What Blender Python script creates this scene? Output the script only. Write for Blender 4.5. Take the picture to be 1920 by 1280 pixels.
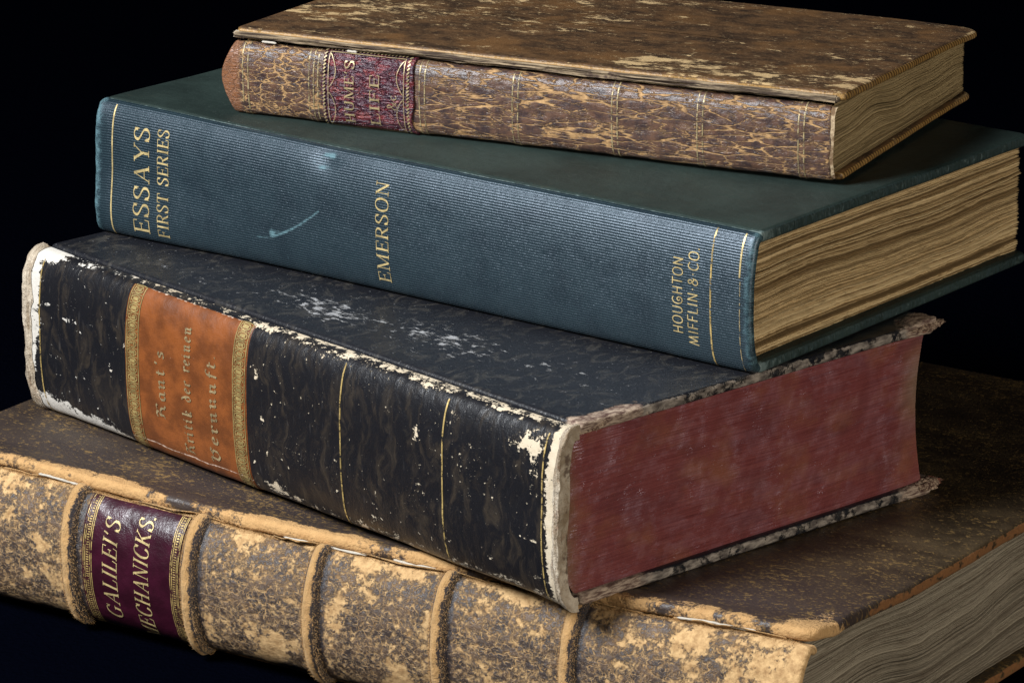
import bpy, math, random
import numpy as np
from mathutils import Matrix, Vector

for o in list(bpy.data.objects):
    bpy.data.objects.remove(o, do_unlink=True)
scene = bpy.context.scene
COL = scene.collection
random.seed(7)
RNG = np.random.default_rng(11)

# ---------- camera ----------
F_PX, PITCH, ROLL, CAM_H, CAM_Y = 8635.76, 0.302966, 0.007309, 0.390204, -0.95
cam_d = bpy.data.cameras.new('camera')
cam = bpy.data.objects.new('camera', cam_d); COL.objects.link(cam)
cam_d.sensor_width = 36.0
cam_d.lens = F_PX / 1920.0 * 36.0
cam_d.clip_start, cam_d.clip_end = 0.01, 50.0
_cp, _sp, _cr, _sr = math.cos(PITCH), math.sin(PITCH), math.cos(ROLL), math.sin(ROLL)
_r0, _u0, _f = Vector((1, 0, 0)), Vector((0, _sp, _cp)), Vector((0, _cp, -_sp))
_r, _u = _r0 * _cr - _u0 * _sr, _r0 * _sr + _u0 * _cr
cam.matrix_world = Matrix(((_r.x, _u.x, -_f.x, 0.0), (_r.y, _u.y, -_f.y, CAM_Y), (_r.z, _u.z, -_f.z, CAM_H), (0, 0, 0, 1)))
scene.camera = cam

# ---------- world, lamps, exposure ----------
world = bpy.data.worlds.new('World'); scene.world = world; world.use_nodes = True
world.node_tree.nodes['Background'].inputs[0].default_value = (0.10, 0.13, 0.22, 1)
world.node_tree.nodes['Background'].inputs[1].default_value = 0.010

def softbox(name, loc, target, sx, sy, power, col):
    d = bpy.data.lights.new(name, 'AREA'); d.shape = 'RECTANGLE'; d.size, d.size_y = sx, sy
    d.energy, d.color = power, col
    o = bpy.data.objects.new(name, d); COL.objects.link(o)
    o.location = loc
    o.rotation_euler = (Vector(target) - Vector(loc)).to_track_quat('-Z', 'Y').to_euler()
    return o
softbox('key_softbox', (-0.54, -0.24, 0.60), (-0.03, 0.0, 0.07), 0.24, 0.28, 15.5, (0.94, 0.97, 1.0))
softbox('front_softbox', (0.60, -0.82, 0.27), (0.05, 0.0, 0.06), 0.20, 0.20, 6.3, (1.0, 0.94, 0.84))

vs = scene.view_settings
vs.view_transform = 'Standard'; vs.look = 'None'; vs.exposure = 0.0; vs.gamma = 1.0; vs.use_curve_mapping = False
scene.render.engine = 'CYCLES'
scene.cycles.use_denoising = True
scene.cycles.max_bounces = 6
# ---------- geometry core (units inside builders: centimetres) ----------
def sm(a, b, x):
    t = np.clip((np.asarray(x, float) - a) / (b - a), 0, 1)
    return t * t * (3 - 2 * t)

def _hash(i, j, k, seed):
    n = (i * 374761393 + j * 668265263 + k * 1274126177 + seed * 974634721) & 0xFFFFFFFF
    n = ((n ^ (n >> 13)) * 1274126177) & 0xFFFFFFFF
    n = (n ^ (n >> 16)) & 0xFFFFFFFF
    return n.astype(np.float64) / 4294967295.0

def vnoise(p, seed=0):
    p = np.asarray(p, float)
    f = np.floor(p); t = p - f; f = f.astype(np.int64)
    t = t * t * (3 - 2 * t)
    r = 0
    for a in (0, 1):
        for b in (0, 1):
            for c in (0, 1):
                w = (t[..., 0] if a else 1 - t[..., 0]) * (t[..., 1] if b else 1 - t[..., 1]) * (t[..., 2] if c else 1 - t[..., 2])
                r = r + w * _hash(f[..., 0] + a, f[..., 1] + b, f[..., 2] + c, seed)
    return r * 2 - 1

def fbm(x, y, z=0.0, seed=0, octv=3):
    x, y, z = np.broadcast_arrays(np.asarray(x, float), np.asarray(y, float), np.asarray(z, float))
    p = np.stack([x, y, z], -1) + 100.0
    s, amp, tot = 0, 1.0, 0.0
    for o in range(octv):
        s = s + amp * vnoise(p * 2 ** o + 17.3 * o, seed + o); tot += amp; amp *= 0.5
    return s / tot

class Book:
    """fitted size and place of one book; local x runs head to tail along the spine, y from spine to fore edge, z up"""
    def __init__(self, L, W, T, Tf, x, y, z, yaw, d, p, q, ys, zb, zt):
        self.L, self.W, self.T, self.Tf = L, W, T, Tf
        self.x, self.y, self.z, self.yaw = x, y, z, yaw
        self.d, self.ys, self.zb, self.zt = d, ys, zb, zt
        th = np.linspace(-math.pi / 2, math.pi / 2, 4001)
        c, s = np.cos(th), np.sin(th)
        yy = ys - d * np.abs(c) ** p
        zz = (zb + zt) / 2 + (zt - zb) / 2 * np.sign(s) * np.abs(s) ** q
        arc = np.concatenate([[0], np.cumsum(np.hypot(np.diff(yy), np.diff(zz)))])
        self.A = arc[-1]
        self.ta = np.linspace(0, self.A, 1201)
        self.ty = np.interp(self.ta, arc, yy); self.tz = np.interp(self.ta, arc, zz)
        dy, dz = np.gradient(self.ty), np.gradient(self.tz)
        n = np.hypot(dy, dz) + 1e-12
        self.tny, self.tnz = -dz / n, dy / n
        self.disp = lambda x, a: 0.0 * x
        self.ldisp = None
        self.bend = lambda P: P
    def warp(self, P):
        P = np.array(P, float)
        k = 1 - (1 - self.Tf / self.T) * np.clip(P[..., 1] / self.W, 0, 1.05)
        P[..., 2] = P[..., 2] * k
        return self.bend(P)
    def spine(self, x, a, off=0.0, raw=False, letter=False):
        x, a, off = np.broadcast_arrays(np.asarray(x, float), np.asarray(a, float), np.asarray(off, float))
        ac = np.clip(a, 0, self.A)
        y, z = np.interp(ac, self.ta, self.ty), np.interp(ac, self.ta, self.tz)
        ny, nz = np.interp(ac, self.ta, self.tny), np.interp(ac, self.ta, self.tnz)
        o = off + (0 if raw else (self.ldisp if letter and self.ldisp else self.disp)(x, ac))
        return self.warp(np.stack([x, y + ny * o, z + nz * o], -1))
    def world(self, P):
        P = np.asarray(P, float)
        c, s = math.cos(self.yaw), math.sin(self.yaw)
        X = P[..., 0] - self.L
        return np.stack([self.x + c * X - s * P[..., 1], self.y + s * X + c * P[..., 1], self.z + P[..., 2]], -1)

YC = 95.0   # the camera stands this far in front of the stack's centre
#            L      W     T      Tf     x      y           z       yaw      d    p    q    ys   zb   zt
B4 = Book(25.0, 18.6, 3.663, 3.663, 6.374, 91.439 - YC, 0.0, -0.605, 0.85, 0.9, 0.9, 0.12, 0.10, 3.46)
B3 = Book(19.1, 11.37, 4.194, 4.196, 1.341, 93.646 - YC, 3.663, -0.843, 0.62, 0.62, 0.70, 0.10, 0.05, 4.10)
B2 = Book(19.5, 11.08, 3.315, 3.187, 5.459, 97.034 - YC, 7.857, -0.67, 0.46, 0.72, 0.80, 0.10, 0.03, 3.27)
B1 = Book(15.6, 8.80, 2.125, 1.708, 7.473, 100.939 - YC, 11.172, -0.451, 0.36, 0.62, 0.72, 0.10, 0.04, 1.80)

# ---------- mesh helpers ----------
def link(name, verts, faces, mat, parent=None, uvs=None, attrs=None, smooth=True, kind=None):
    """one mesh object; verts in cm (local), faces an (n,4) or (n,3) int array"""
    verts = np.asarray(verts, float).reshape(-1, 3) * 0.01
    faces = np.asarray(faces, np.int64)
    me = bpy.data.meshes.new(name)
    nf, k = faces.shape
    me.vertices.add(len(verts)); me.vertices.foreach_set('co', verts.ravel().astype(np.float32))
    me.loops.add(nf * k); me.loops.foreach_set('vertex_index', faces.ravel().astype(np.int32))
    me.polygons.add(nf); me.polygons.foreach_set('loop_start', (np.arange(nf) * k).astype(np.int32))
    if uvs is not None:
        l = me.uv_layers.new(name='UVMap')
        l.data.foreach_set('uv', np.asarray(uvs, float).reshape(-1, 2)[faces.ravel()].ravel().astype(np.float32))
    for an, av in (attrs or {}).items():
        at = me.attributes.new(an, 'FLOAT', 'POINT')
        at.data.foreach_set('value', np.broadcast_to(np.asarray(av, float).ravel(), (len(verts),)).astype(np.float32))
    me.update(calc_edges=True); me.validate()
    if smooth:
        me.polygons.foreach_set('use_smooth', np.ones(len(me.polygons), bool))
    me.materials.append(mat)
    o = bpy.data.objects.new(name, me); COL.objects.link(o)
    if parent is not None: o.parent = parent
    if kind: o['kind'] = kind
    return o

def gridfaces(nu, nv, wrap_v=False, flip=False):
    i, j = np.meshgrid(np.arange(nu - 1), np.arange(nv if wrap_v else nv - 1), indexing='ij')
    i, j = i.ravel(), j.ravel(); j2 = (j + 1) % nv
    f = np.stack([i * nv + j, (i + 1) * nv + j, (i + 1) * nv + j2, i * nv + j2], -1)
    return f[:, ::-1] if flip else f

def grid(name, P, mat, parent, uv=None, attrs=None, wrap_v=False, flip=False, kind=None):
    nu, nv = P.shape[:2]
    return link(name, P, gridfaces(nu, nv, wrap_v, flip), mat, parent, uv, attrs, kind=kind)

def spine_shell(book, mat, parent, x0, x1, nx, na, r, attrs=None, end_fn=None, name='spine', inner=0.5, end_y=None):
    """leather or cloth over the back of the book, turned in at head and tail"""
    ph = np.linspace(0, math.pi, 13)[1:]
    hx = x0 + r - r * np.sin(ph); ho = -r * (1 - np.cos(ph))
    tx = x1 - r + r * np.sin(ph); to = -r * (1 - np.cos(ph))
    X = np.concatenate([[x0 + r + inner], hx[::-1], np.linspace(x0 + r, x1 - r, nx), tx, [x1 - r - inner]])
    O = np.concatenate([[-2 * r], ho[::-1], np.zeros(nx), to, [-2 * r]])
    a = np.linspace(0, book.A, na)
    Xg, Ag = np.meshgrid(X, a, indexing='ij'); Og = np.broadcast_to(O[:, None], Xg.shape)
    Xg = Xg.copy()
    if end_fn is not None: Xg = end_fn(Xg, Ag)
    P = book.spine(Xg, Ag, Og)
    at = {k: f(Xg, Ag) for k, f in (attrs or {}).items()}
    return grid(name, P, mat, parent, np.stack([Xg, Ag], -1), at, flip=False)

def patch(name, book, x0, x1, a0, a1, off, nx, na, mat, parent, edge=None, skirt=True, attrs=None, puff=None):
    """a label or strip glued on the spine, edges pressed down on to it"""
    u = np.linspace(0, 1, nx); v = np.linspace(0, 1, na)
    U, V = np.meshgrid(u, v, indexing='ij')
    X, A = x0 + (x1 - x0) * U, a0 + (a1 - a0) * V
    if edge is not None: X, A = edge(X, A, U, V)
    O = np.full(X.shape, float(off))
    if puff is not None: O = O + puff(X, A, U, V)
    P = book.spine(X, A, O)
    if skirt:
        Oi = np.full(X.shape, -0.02)
        Pi = book.spine(X, A, Oi)
        P = np.concatenate([Pi[:1], P, Pi[-1:]], 0); X = np.concatenate([X[:1], X, X[-1:]], 0); A = np.concatenate([A[:1], A, A[-1:]], 0)
        lo, hi = book.spine(X[:, :1], A[:, :1], -0.02), book.spine(X[:, -1:], A[:, -1:], -0.02)
        P = np.concatenate([lo, P, hi], 1); X = np.concatenate([X[:, :1], X, X[:, -1:]], 1); A = np.concatenate([A[:, :1], A, A[:, -1:]], 1)
    at = {k: f(X, A) for k, f in (attrs or {}).items()}
    return grid(name, P, mat, parent, np.stack([X, A], -1), at)

def outline(x0, x1, y0, y1, rc, n):
    """points round a rectangle with four corner radii rc = (x0y0, x1y0, x1y1, x0y1); unit parameters kept for insets"""
    pts = []
    cs = [((x0, y0), math.pi, rc[0]), ((x1, y0), 1.5 * math.pi, rc[1]), ((x1, y1), 0.0, rc[2]), ((x0, y1), 0.5 * math.pi, rc[3])]
    corners = []
    for (cx, cy), a0, r in cs:
        ox = cx + (r if cx == x0 else -r); oy = cy + (r if cy == y0 else -r)
        th = np.linspace(a0, a0 + math.pi / 2, 13)
        corners.append(np.stack([ox + r * np.cos(th), oy + r * np.sin(th)], -1))
    for i in range(4):
        pts.append(corners[i])
        a, b = corners[i][-1], corners[(i + 1) % 4][0]
        m = max(2, int(np.hypot(*(b - a)) * n))
        t = np.linspace(0, 1, m + 1)[1:-1, None]
        pts.append(a + (b - a) * t)
    return np.concatenate(pts)

def board(name, book, x0, x1, y0, y1, z0, z1, r, rc, mat, parent, dens=9.0, disp=None, attrs=None, up=True, zfn=None):
    """a cover board: rings round its outline from the middle of the shown face over the edge to the other face"""
    O0 = outline(x0, x1, y0, y1, rc, dens)
    cx0, cx1, cy0, cy1 = x0, x1, y0, y1
    hw = min(x1 - x0, y1 - y0) / 2 - 0.02
    ph = np.linspace(0, math.pi / 2, 6)
    ts = list(np.linspace(hw, 0.6, 34)) + [0.5, 0.4, 0.32, 0.25, 0.2] + list(r * (1 - np.sin(ph)))
    zs = [z1] * 39 + list(z1 - r + r * np.cos(ph))
    m = np.linspace(z1 - r, z0 + r, 7)[1:-1]
    ts += [0.0] * len(m); zs += list(m)
    ts += list(r * (1 - np.cos(ph))); zs += list(z0 + r - r * np.sin(ph))
    ts += [0.3, 0.6, 1.5, hw]; zs += [z0] * 4
    # the step at r: make the insets monotone on the shown face
    order_t = np.array(ts); order_z = np.array(zs)
    rings = []
    for t, z in zip(order_t, order_z):
        ax0, ax1, ay0, ay1 = x0 + t, x1 - t, y0 + t, y1 - t
        rr = [max(q - t, 0.004) for q in rc]
        Q = outline_like(ax0, ax1, ay0, ay1, rr, O0, rc, (x0, x1, y0, y1))
        rings.append(np.concatenate([Q, np.full((len(Q), 1), z)], 1))
    P = np.array(rings)
    T = np.broadcast_to(order_t[:, None], P.shape[:2])
    S = np.zeros(P.shape[:2]); S[39 + 3: 39 + 6 + len(m) + 3] = 1.0
    if disp is not None: P = disp(P, T, S)
    at = {'edge': S, 'inset': T}
    for k, f in (attrs or {}).items(): at[k] = f(P, T, S)
    Pw = book.warp(P)
    return grid(name, Pw, mat, parent, P[..., :2], at, wrap_v=True)

def outline_like(x0, x1, y0, y1, rr, O0, rc, box):
    """the inset outline point for point beside the outer one"""
    bx0, bx1, by0, by1 = box
    Q = O0.copy()
    fx = (O0[:, 0] - bx0) / (bx1 - bx0); fy = (O0[:, 1] - by0) / (by1 - by0)
    # straight scaling between the two boxes keeps corners round and the sides parallel
    Q[:, 0] = x0 + fx * (x1 - x0); Q[:, 1] = y0 + fy * (y1 - y0)
    return Q

def leaves(name, book, x0, x1, y0, y1, z0, z1, n, mat, parent, wave, jit=0.02, gap=0.10, big=0.30, seed=1, concave=0.0, convex=0.0, group=5, nt=120, wob=0.02, nick=0.012, slant=0.02):
    """the text block as many separate wavy leaves and gatherings, joined into one part"""
    rg = np.random.default_rng(seed)
    w = rg.uniform(0.25, 1.2, n) * np.where(rg.random(n) < 0.12, 2.6, 1)
    g = np.where(rg.random(n) < big, rg.uniform(0.6, 1.7, n), gap * rg.uniform(0.3, 1.6, n))
    tot = np.concatenate([[0], np.cumsum(w + g)]); sc = (z1 - z0) / tot[-1]
    nf, nh = 40, 8
    V, Fc, UV, TN = [], [], [], []
    base = 0; go = gt = 0.0
    for i in range(n):
        if i % group == 0:
            go = rg.normal(0, jit); gt = rg.uniform(-0.14, 0.14)
        zl = z0 + tot[i] * sc; zh = zl + w[i] * sc
        zr = ((zl + zh) / 2 - z0) / (z1 - z0)
        dx = go + rg.normal(0, jit * 0.7)
        sl = rg.normal(0, slant)
        ya = y0 - convex * math.sin(math.pi * zr); yb = y1 - concave * math.sin(math.pi * zr) + rg.normal(0, 0.010)
        t = np.linspace(0, 1, nt); tf = np.linspace(0, 1, nf)[1:]; th = np.linspace(0, 1, nh)[1:]
        ed = wob * fbm(t * 7, i * 0.8, seed=seed + 3) + nick * np.minimum(0.0, fbm(t * 55, i * 1.7, seed=seed + 4, octv=2)) * 2
        tail = np.stack([x1 + (dx + ed) * (1 - 0.7 * sm(0.88, 1.0, t)), ya + (yb - ya) * t], -1)
        fore = np.stack([tail[-1, 0] + (x0 - tail[-1, 0]) * tf, np.full(nf - 1, yb) + 0.012 * fbm(tf * 8, i * 0.7, seed=seed + 5)], -1)
        head = np.stack([np.full(nh - 1, x0), yb + (ya - yb) * th], -1)
        Q = np.concatenate([tail, fore, head]); m = len(Q)
        c = np.array([(x0 + x1) / 2, (y0 + y1) / 2])
        def ins(d): return c + (Q - c) * np.array([1 - 2 * d / (x1 - x0), 1 - 2 * d / (y1 - y0)])
        up = w[i] * sc
        lz = 0.5 * g[i] * sc * fbm(Q[:, 1] * 1.3, Q[:, 0] * 0.5 + i * 3.1, seed=seed + 6) * 1.2
        rings = []
        for q, z in ((ins(0.6), zl), (ins(0.012 + max(sl, 0)), zl), (ins(0.0), zl + 0.3 * up), (ins(0.0 + max(-sl, 0) * 0.5), zl + 0.75 * up), (ins(0.010 + max(-sl, 0)), zh), (ins(0.6), zh)):
            rings.append(np.concatenate([q, (z + lz)[:, None]], 1))
        P = np.array(rings)
        P[..., 2] += wave(P[..., 0], P[..., 1], (P[..., 2] - z0) / (z1 - z0))
        P[..., 2] = np.clip(P[..., 2], z0, z1 - 0.0)
        V.append(book.warp(P).reshape(-1, 3))
        pl = np.concatenate([[0], np.cumsum(np.hypot(*np.diff(Q, axis=0).T))])
        UV.append(np.stack(np.broadcast_arrays(pl[None, :], P[..., 2] + 7.31 * i), -1).reshape(-1, 2))
        TN.append(np.full(6 * m, np.clip(0.5 + gt + rg.normal(0, 0.30), 0, 1)))
        Fc.append(gridfaces(6, m, flip=True) + base); base += 6 * m
    return link(name, np.concatenate(V), np.concatenate(Fc), mat, parent, np.concatenate(UV), {'tone': np.concatenate(TN)}, smooth=False, kind='stuff')

def box_core(name, book, x0, x1, y0, y1, z0, z1, mat, parent, wave=None):
    u = np.linspace(0, 1, 24)
    P = []
    ring = np.array([(0, 0), (1, 0), (1, 1), (0, 1)], float)
    rows = []
    for t in u:
        y = y0 + (y1 - y0) * t
        rows.append([(x0, y, z0), (x1, y, z0), (x1, y, z1), (x0, y, z1)])
    P = np.array(rows, float)
    if wave is not None: P[..., 2] += wave(P[..., 0], P[..., 1], (P[..., 2] - z0) / (z1 - z0))
    return grid(name, book.warp(P), mat, parent, wrap_v=True)

# ---------- drawn lettering and ornament: strokes laid on the spine as thin ribbons ----------
def catmull(pts, n=10, closed=False):
    pts = [np.array(p, float) for p in pts]
    q = [pts[-1]] + pts + [pts[0], pts[1]] if closed else [2 * pts[0] - pts[1]] + pts + [2 * pts[-1] - pts[-2]]
    out = []
    for i in range(1, len(q) - 2):
        for t in np.linspace(0, 1, n, endpoint=False):
            out.append(0.5 * (2 * q[i] + (q[i + 1] - q[i - 1]) * t + (2 * q[i - 1] - 5 * q[i] + 4 * q[i + 1] - q[i + 2]) * t * t + (3 * q[i] - q[i - 1] - 3 * q[i + 1] + q[i + 2]) * t ** 3))
    out.append(q[-2] if not closed else out[0])
    return np.array(out)

K, N_ = 0.135, 0.045
def V(x, y0, y1, w=K): return ('s', [(x, y0), (x, y1)], w)
def Hh(x0, x1, y, w=N_): return ('s', [(x0, y), (x1, y)], w)
def D(x0, y0, x1, y1, w): return ('s', [(x0, y0), (x1, y1)], w)
def SF(x, y, h=0.13): return Hh(x - h, x + h, y)
def C(pts, closed=False): return ('c', pts, closed)
def dot(x, y, r=0.07): return ('s', [(x - r, y), (x + r, y)], 2 * r)
ROMAN = {
 'E': (0.64, [V(.13, .02, .98), Hh(0, .55, .975), Hh(.13, .42, .51), Hh(0, .58, .025), D(.55, 1, .57, .76, .05), V(.43, .4, .62, .05), D(.58, 0, .61, .27, .05)]),
 'F': (0.60, [V(.13, .02, .98), Hh(0, .54, .975), Hh(.13, .42, .5), SF(.13, .025), D(.54, 1, .57, .74, .05), V(.43, .39, .62, .05)]),
 'L': (0.60, [V(.13, .02, .98), SF(.13, .975), Hh(0, .55, .025), D(.55, 0, .59, .3, .055)]),
 'I': (0.32, [V(.15, .02, .98), SF(.15, .975), SF(.15, .025)]),
 'T': (0.68, [V(.33, .02, .98), Hh(.02, .64, .975), SF(.33, .025), D(.03, 1, 0, .75, .05), D(.63, 1, .66, .75, .05)]),
 'H': (0.80, [V(.14, .02, .98), V(.62, .02, .98), Hh(.14, .62, .5), SF(.14, .975), SF(.62, .975), SF(.14, .025), SF(.62, .025)]),
 'N': (0.80, [V(.12, .02, .98, .05), V(.64, 0, .98, .05), D(.12, .98, .64, .02, .14), SF(.64, .975), SF(.12, .025), Hh(0, .16, .975)]),
 'M': (0.98, [V(.12, .02, .98, .05), V(.80, .02, .98), D(.14, .98, .46, .04, .135), D(.46, .04, .79, .98, .045), SF(.12, .025), SF(.80, .025), Hh(0, .18, .975), Hh(.76, .93, .975)]),
 'A': (0.78, [D(.10, .02, .38, 1, .05), D(.37, 1, .64, .02, .14), Hh(.2, .53, .34), SF(.10, .025, .1), SF(.64, .025, .12)]),
 'Y': (0.76, [D(.10, .98, .38, .45, .135), D(.66, .98, .38, .45, .05), V(.38, .02, .47), SF(.1, .975, .12), SF(.66, .975, .1), SF(.38, .025)]),
 'R': (0.74, [V(.13, .02, .98), SF(.13, .025), Hh(0, .3, .975), C([(.2, .98), (.40, .97), (.55, .86), (.55, .66), (.42, .53), (.2, .5)]), D(.34, .51, .62, .03, .135), Hh(.58, .72, .025)]),
 'S': (0.62, [C([(.50, .78), (.46, .93), (.29, 1.0), (.12, .92), (.07, .74), (.18, .60), (.36, .48), (.50, .35), (.50, .14), (.34, 0), (.15, .04), (.06, .24)]), V(.52, .7, .98, .045), V(.045, .02, .3, .045)]),
 'O': (0.84, [C([(.40, 1.0), (.16, .88), (.06, .5), (.16, .12), (.40, 0), (.64, .12), (.74, .5), (.64, .88)], True)]),
 'U': (0.78, [C([(.14, .97), (.14, .3), (.22, .08), (.38, .0), (.54, .06), (.62, .3), (.62, .97)]), V(.14, .3, .98), SF(.14, .975), SF(.62, .975, .1)]),
 'G': (0.82, [C([(.62, .80), (.54, .94), (.40, 1.0), (.18, .88), (.07, .5), (.18, .12), (.40, 0), (.56, .04), (.64, .12)]), V(.64, .06, .42), SF(.64, .42), V(.66, .74, .98, .045)]),
 'C': (0.76, [C([(.64, .76), (.56, .93), (.40, 1.0), (.18, .88), (.07, .5), (.18, .12), (.40, 0), (.58, .08), (.66, .26)]), V(.67, .72, .98, .045)]),
 'K': (0.80, [V(.13, .02, .98), SF(.13, .975), SF(.13, .025), D(.62, .97, .16, .42, .05), D(.30, .58, .64, .03, .135), SF(.62, .975, .1), SF(.66, .025, .1)]),
 "'": (0.28, [D(.12, 1.0, .06, .72, .09)]),
 '.': (0.26, [dot(.08, .07)]), ' ': (0.40, []),
 '&': (0.86, [C([(.74, .5), (.60, .18), (.38, 0), (.14, .06), (.10, .26), (.26, .48), (.46, .68), (.48, .88), (.36, 1.0), (.24, .9), (.26, .7), (.46, .36), (.76, .02)])]),
 'c': (0.52, [C([(.42, .46), (.28, .58), (.1, .46), (.07, .22), (.2, .02), (.36, .04), (.45, .16)])]),
}
def mono(pts_list):
    return [('m', p) for p in pts_list]
_O = [(.36, 1), (.12, .86), (.04, .5), (.12, .14), (.36, 0), (.6, .14), (.68, .5), (.6, .86)]
SANS = {
 'H': (.74, mono([[(.08, 0), (.08, 1)], [(.56, 0), (.56, 1)], [(.08, .5), (.56, .5)]])),
 'O': (.82, [('mc', _O)]),
 'U': (.72, [('mq', [(.08, 1), (.08, .3), (.16, .06), (.32, 0), (.48, .06), (.56, .3), (.56, 1)])]),
 'G': (.80, [('mq', [(.62, .9), (.40, 1), (.14, .86), (.05, .5), (.14, .14), (.38, 0), (.6, .12), (.64, .36), (.5, .52), (.34, .44), (.34, .3), (.46, .28)])]),
 'T': (.66, mono([[(.3, 0), (.3, 1)], [(0, 1), (.6, 1)]])),
 'N': (.78, mono([[(.08, 0), (.08, 1)], [(.08, 1), (.58, 0)], [(.58, 0), (.58, 1)]])),
 'M': (.92, mono([[(.02, 0), (.16, 1)], [(.16, 1), (.4, .1)], [(.4, .1), (.64, 1)], [(.64, 1), (.78, 0)]])),
 'I': (.30, mono([[(.1, 0), (.1, 1)]])),
 'F': (.58, mono([[(.08, 0), (.08, 1)], [(.08, 1), (.5, 1)], [(.08, .52), (.42, .52)]])),
 'L': (.56, mono([[(.08, 1), (.08, 0)], [(.08, 0), (.5, 0)]])),
 'C': (.76, [('mq', [(.64, .86), (.38, 1), (.14, .86), (.05, .5), (.14, .14), (.38, 0), (.64, .14)])]),
 '&': (.74, [('mq', [(.6, .52), (.48, .1), (.24, 0), (.06, .2), (.16, .46), (.42, .62), (.44, .86), (.3, .96), (.16, .84), (.24, .6), (.6, .3)])]),
 '.': (.24, [dot(.07, .06, .06)]), '-': (.34, [dot(.12, .5, .055)]), ' ': (.4, []),
}
def b(*p): return ('b', list(p))
_min = b((-.03, .50), (.07, .62), (.12, .52), (.12, .10), (.20, 0), (.29, .09))
def _mins(*xs): return [b(*[(x + px, py) for px, py in _min[1]]) for x in xs]
BLACK = {
 'K': (.92, [b((.06, .86), (.20, 1.0), (.44, .9), (.34, .74), (.20, .62), (.22, .2), (.06, .06)), b((.22, .5), (.46, .58), (.60, .44), (.62, .12), (.80, .02)), b((.44, .9), (.66, 1.0), (.78, .9))]),
 'V': (.90, [b((.04, .80), (.18, .98), (.26, .84), (.20, .22), (.40, 0), (.62, .2), (.66, .62), (.50, .80), (.34, .70)), b((.50, .80), (.64, .96), (.78, .88))]),
 'a': (.60, [b((.36, .56), (.16, .60), (.06, .40), (.10, .10), (.24, 0), (.38, .14)), b((.38, .62), (.40, .12), (.50, 0), (.58, .08))]),
 'n': (.66, _mins(0, .28) + [b((.12, .44), (.30, .62), (.40, .52))]),
 'u': (.66, _mins(0, .28)),
 'i': (.38, _mins(0) + [b((.08, .78), (.18, .88))]),
 'r': (.46, _mins(0) + [b((.14, .48), (.28, .62), (.40, .52))]),
 't': (.42, [b((.10, .86), (.12, .10), (.22, 0), (.34, .1)), b((.0, .60), (.30, .62))]),
 'k': (.58, [b((.06, .90), (.14, 1.0), (.14, .08), (.24, 0)), b((.14, .44), (.32, .62), (.42, .50), (.2, .34), (.40, .04), (.50, .06))]),
 'd': (.60, [b((.40, .42), (.24, .58), (.08, .42), (.10, .12), (.26, 0), (.42, .16), (.40, .50), (.20, .92), (.06, .98))]),
 'e': (.50, [b((.10, .32), (.36, .42), (.34, .54), (.20, .62), (.07, .46), (.08, .14), (.22, 0), (.40, .12))]),
 's': (.52, [b((.36, .52), (.22, .62), (.08, .50), (.16, .36), (.34, .26), (.32, .08), (.16, 0), (.04, .1))]),
 'f': (.44, [b((.38, .94), (.24, 1.0), (.14, .84), (.14, -.16)), b((.02, .58), (.32, .60))]),
 "'": (.30, [b((.12, 1.0), (.08, .76))]), ' ': (.44, []), '.': (.24, [b((.04, .06), (.12, .14))]),
}

def stroke_path(st):
    k = st[0]
    if k == 's':
        p = np.array(st[1], float); q = np.linspace(0, 1, 7)[:, None]
        return p[0] + (p[1] - p[0]) * q, np.full(7, st[2])
    if k == 'c':
        p = catmull(st[1], 8, st[2]); d = np.gradient(p, axis=0); d /= np.linalg.norm(d, axis=1)[:, None] + 1e-9
        return p, N_ + (K * 1.08 - N_) * np.abs(d[:, 1]) ** 1.6
    if k == 'm': 
        p = np.array(st[1], float); q = np.linspace(0, 1, 6)[:, None]
        return p[0] + (p[1] - p[0]) * q, np.full(6, 0.085)
    if k == 'mc': p = catmull(st[1], 6, True); return p, np.full(len(p), 0.085)
    if k == 'mq': p = catmull(st[1], 6); return p, np.full(len(p), 0.085)
    if k == 'b':
        p = np.array(st[1], float)
        p = np.concatenate([p[i] + (p[i + 1] - p[i]) * np.linspace(0, 1, 5, endpoint=False)[:, None] for i in range(len(p) - 1)] + [p[-1:]])
        d = np.gradient(p, axis=0); ang = np.arctan2(d[:, 1], d[:, 0])
        return p, 0.035 + 0.115 * np.abs(np.sin(ang - math.radians(35)))

def ribbons(name, paths, book, off, mat, parent):
    """paths: list of (points (n,2) as (x, arc) in cm, widths in cm) laid on the spine"""
    Vt, Fc, UV, base = [], [], [], 0
    for k, (p, w) in enumerate(paths):
        p = np.asarray(p, float); w = np.broadcast_to(np.asarray(w, float), (len(p),))
        d = np.gradient(p, axis=0); d /= np.linalg.norm(d, axis=1)[:, None] + 1e-9
        nrm = np.stack([-d[:, 1], d[:, 0]], -1)
        rows = np.stack([p - nrm * w[:, None] / 2, p + nrm * w[:, None] / 2], 1)
        Vt.append(book.spine(rows[..., 0], rows[..., 1], off + 0.0004 * (k % 5), letter=True).reshape(-1, 3)); UV.append(rows.reshape(-1, 2))
        Fc.append(gridfaces(len(p), 2) + base); base += 2 * len(p)
    return link(name, np.concatenate(Vt), np.concatenate(Fc), mat, parent, np.concatenate(UV))

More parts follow.
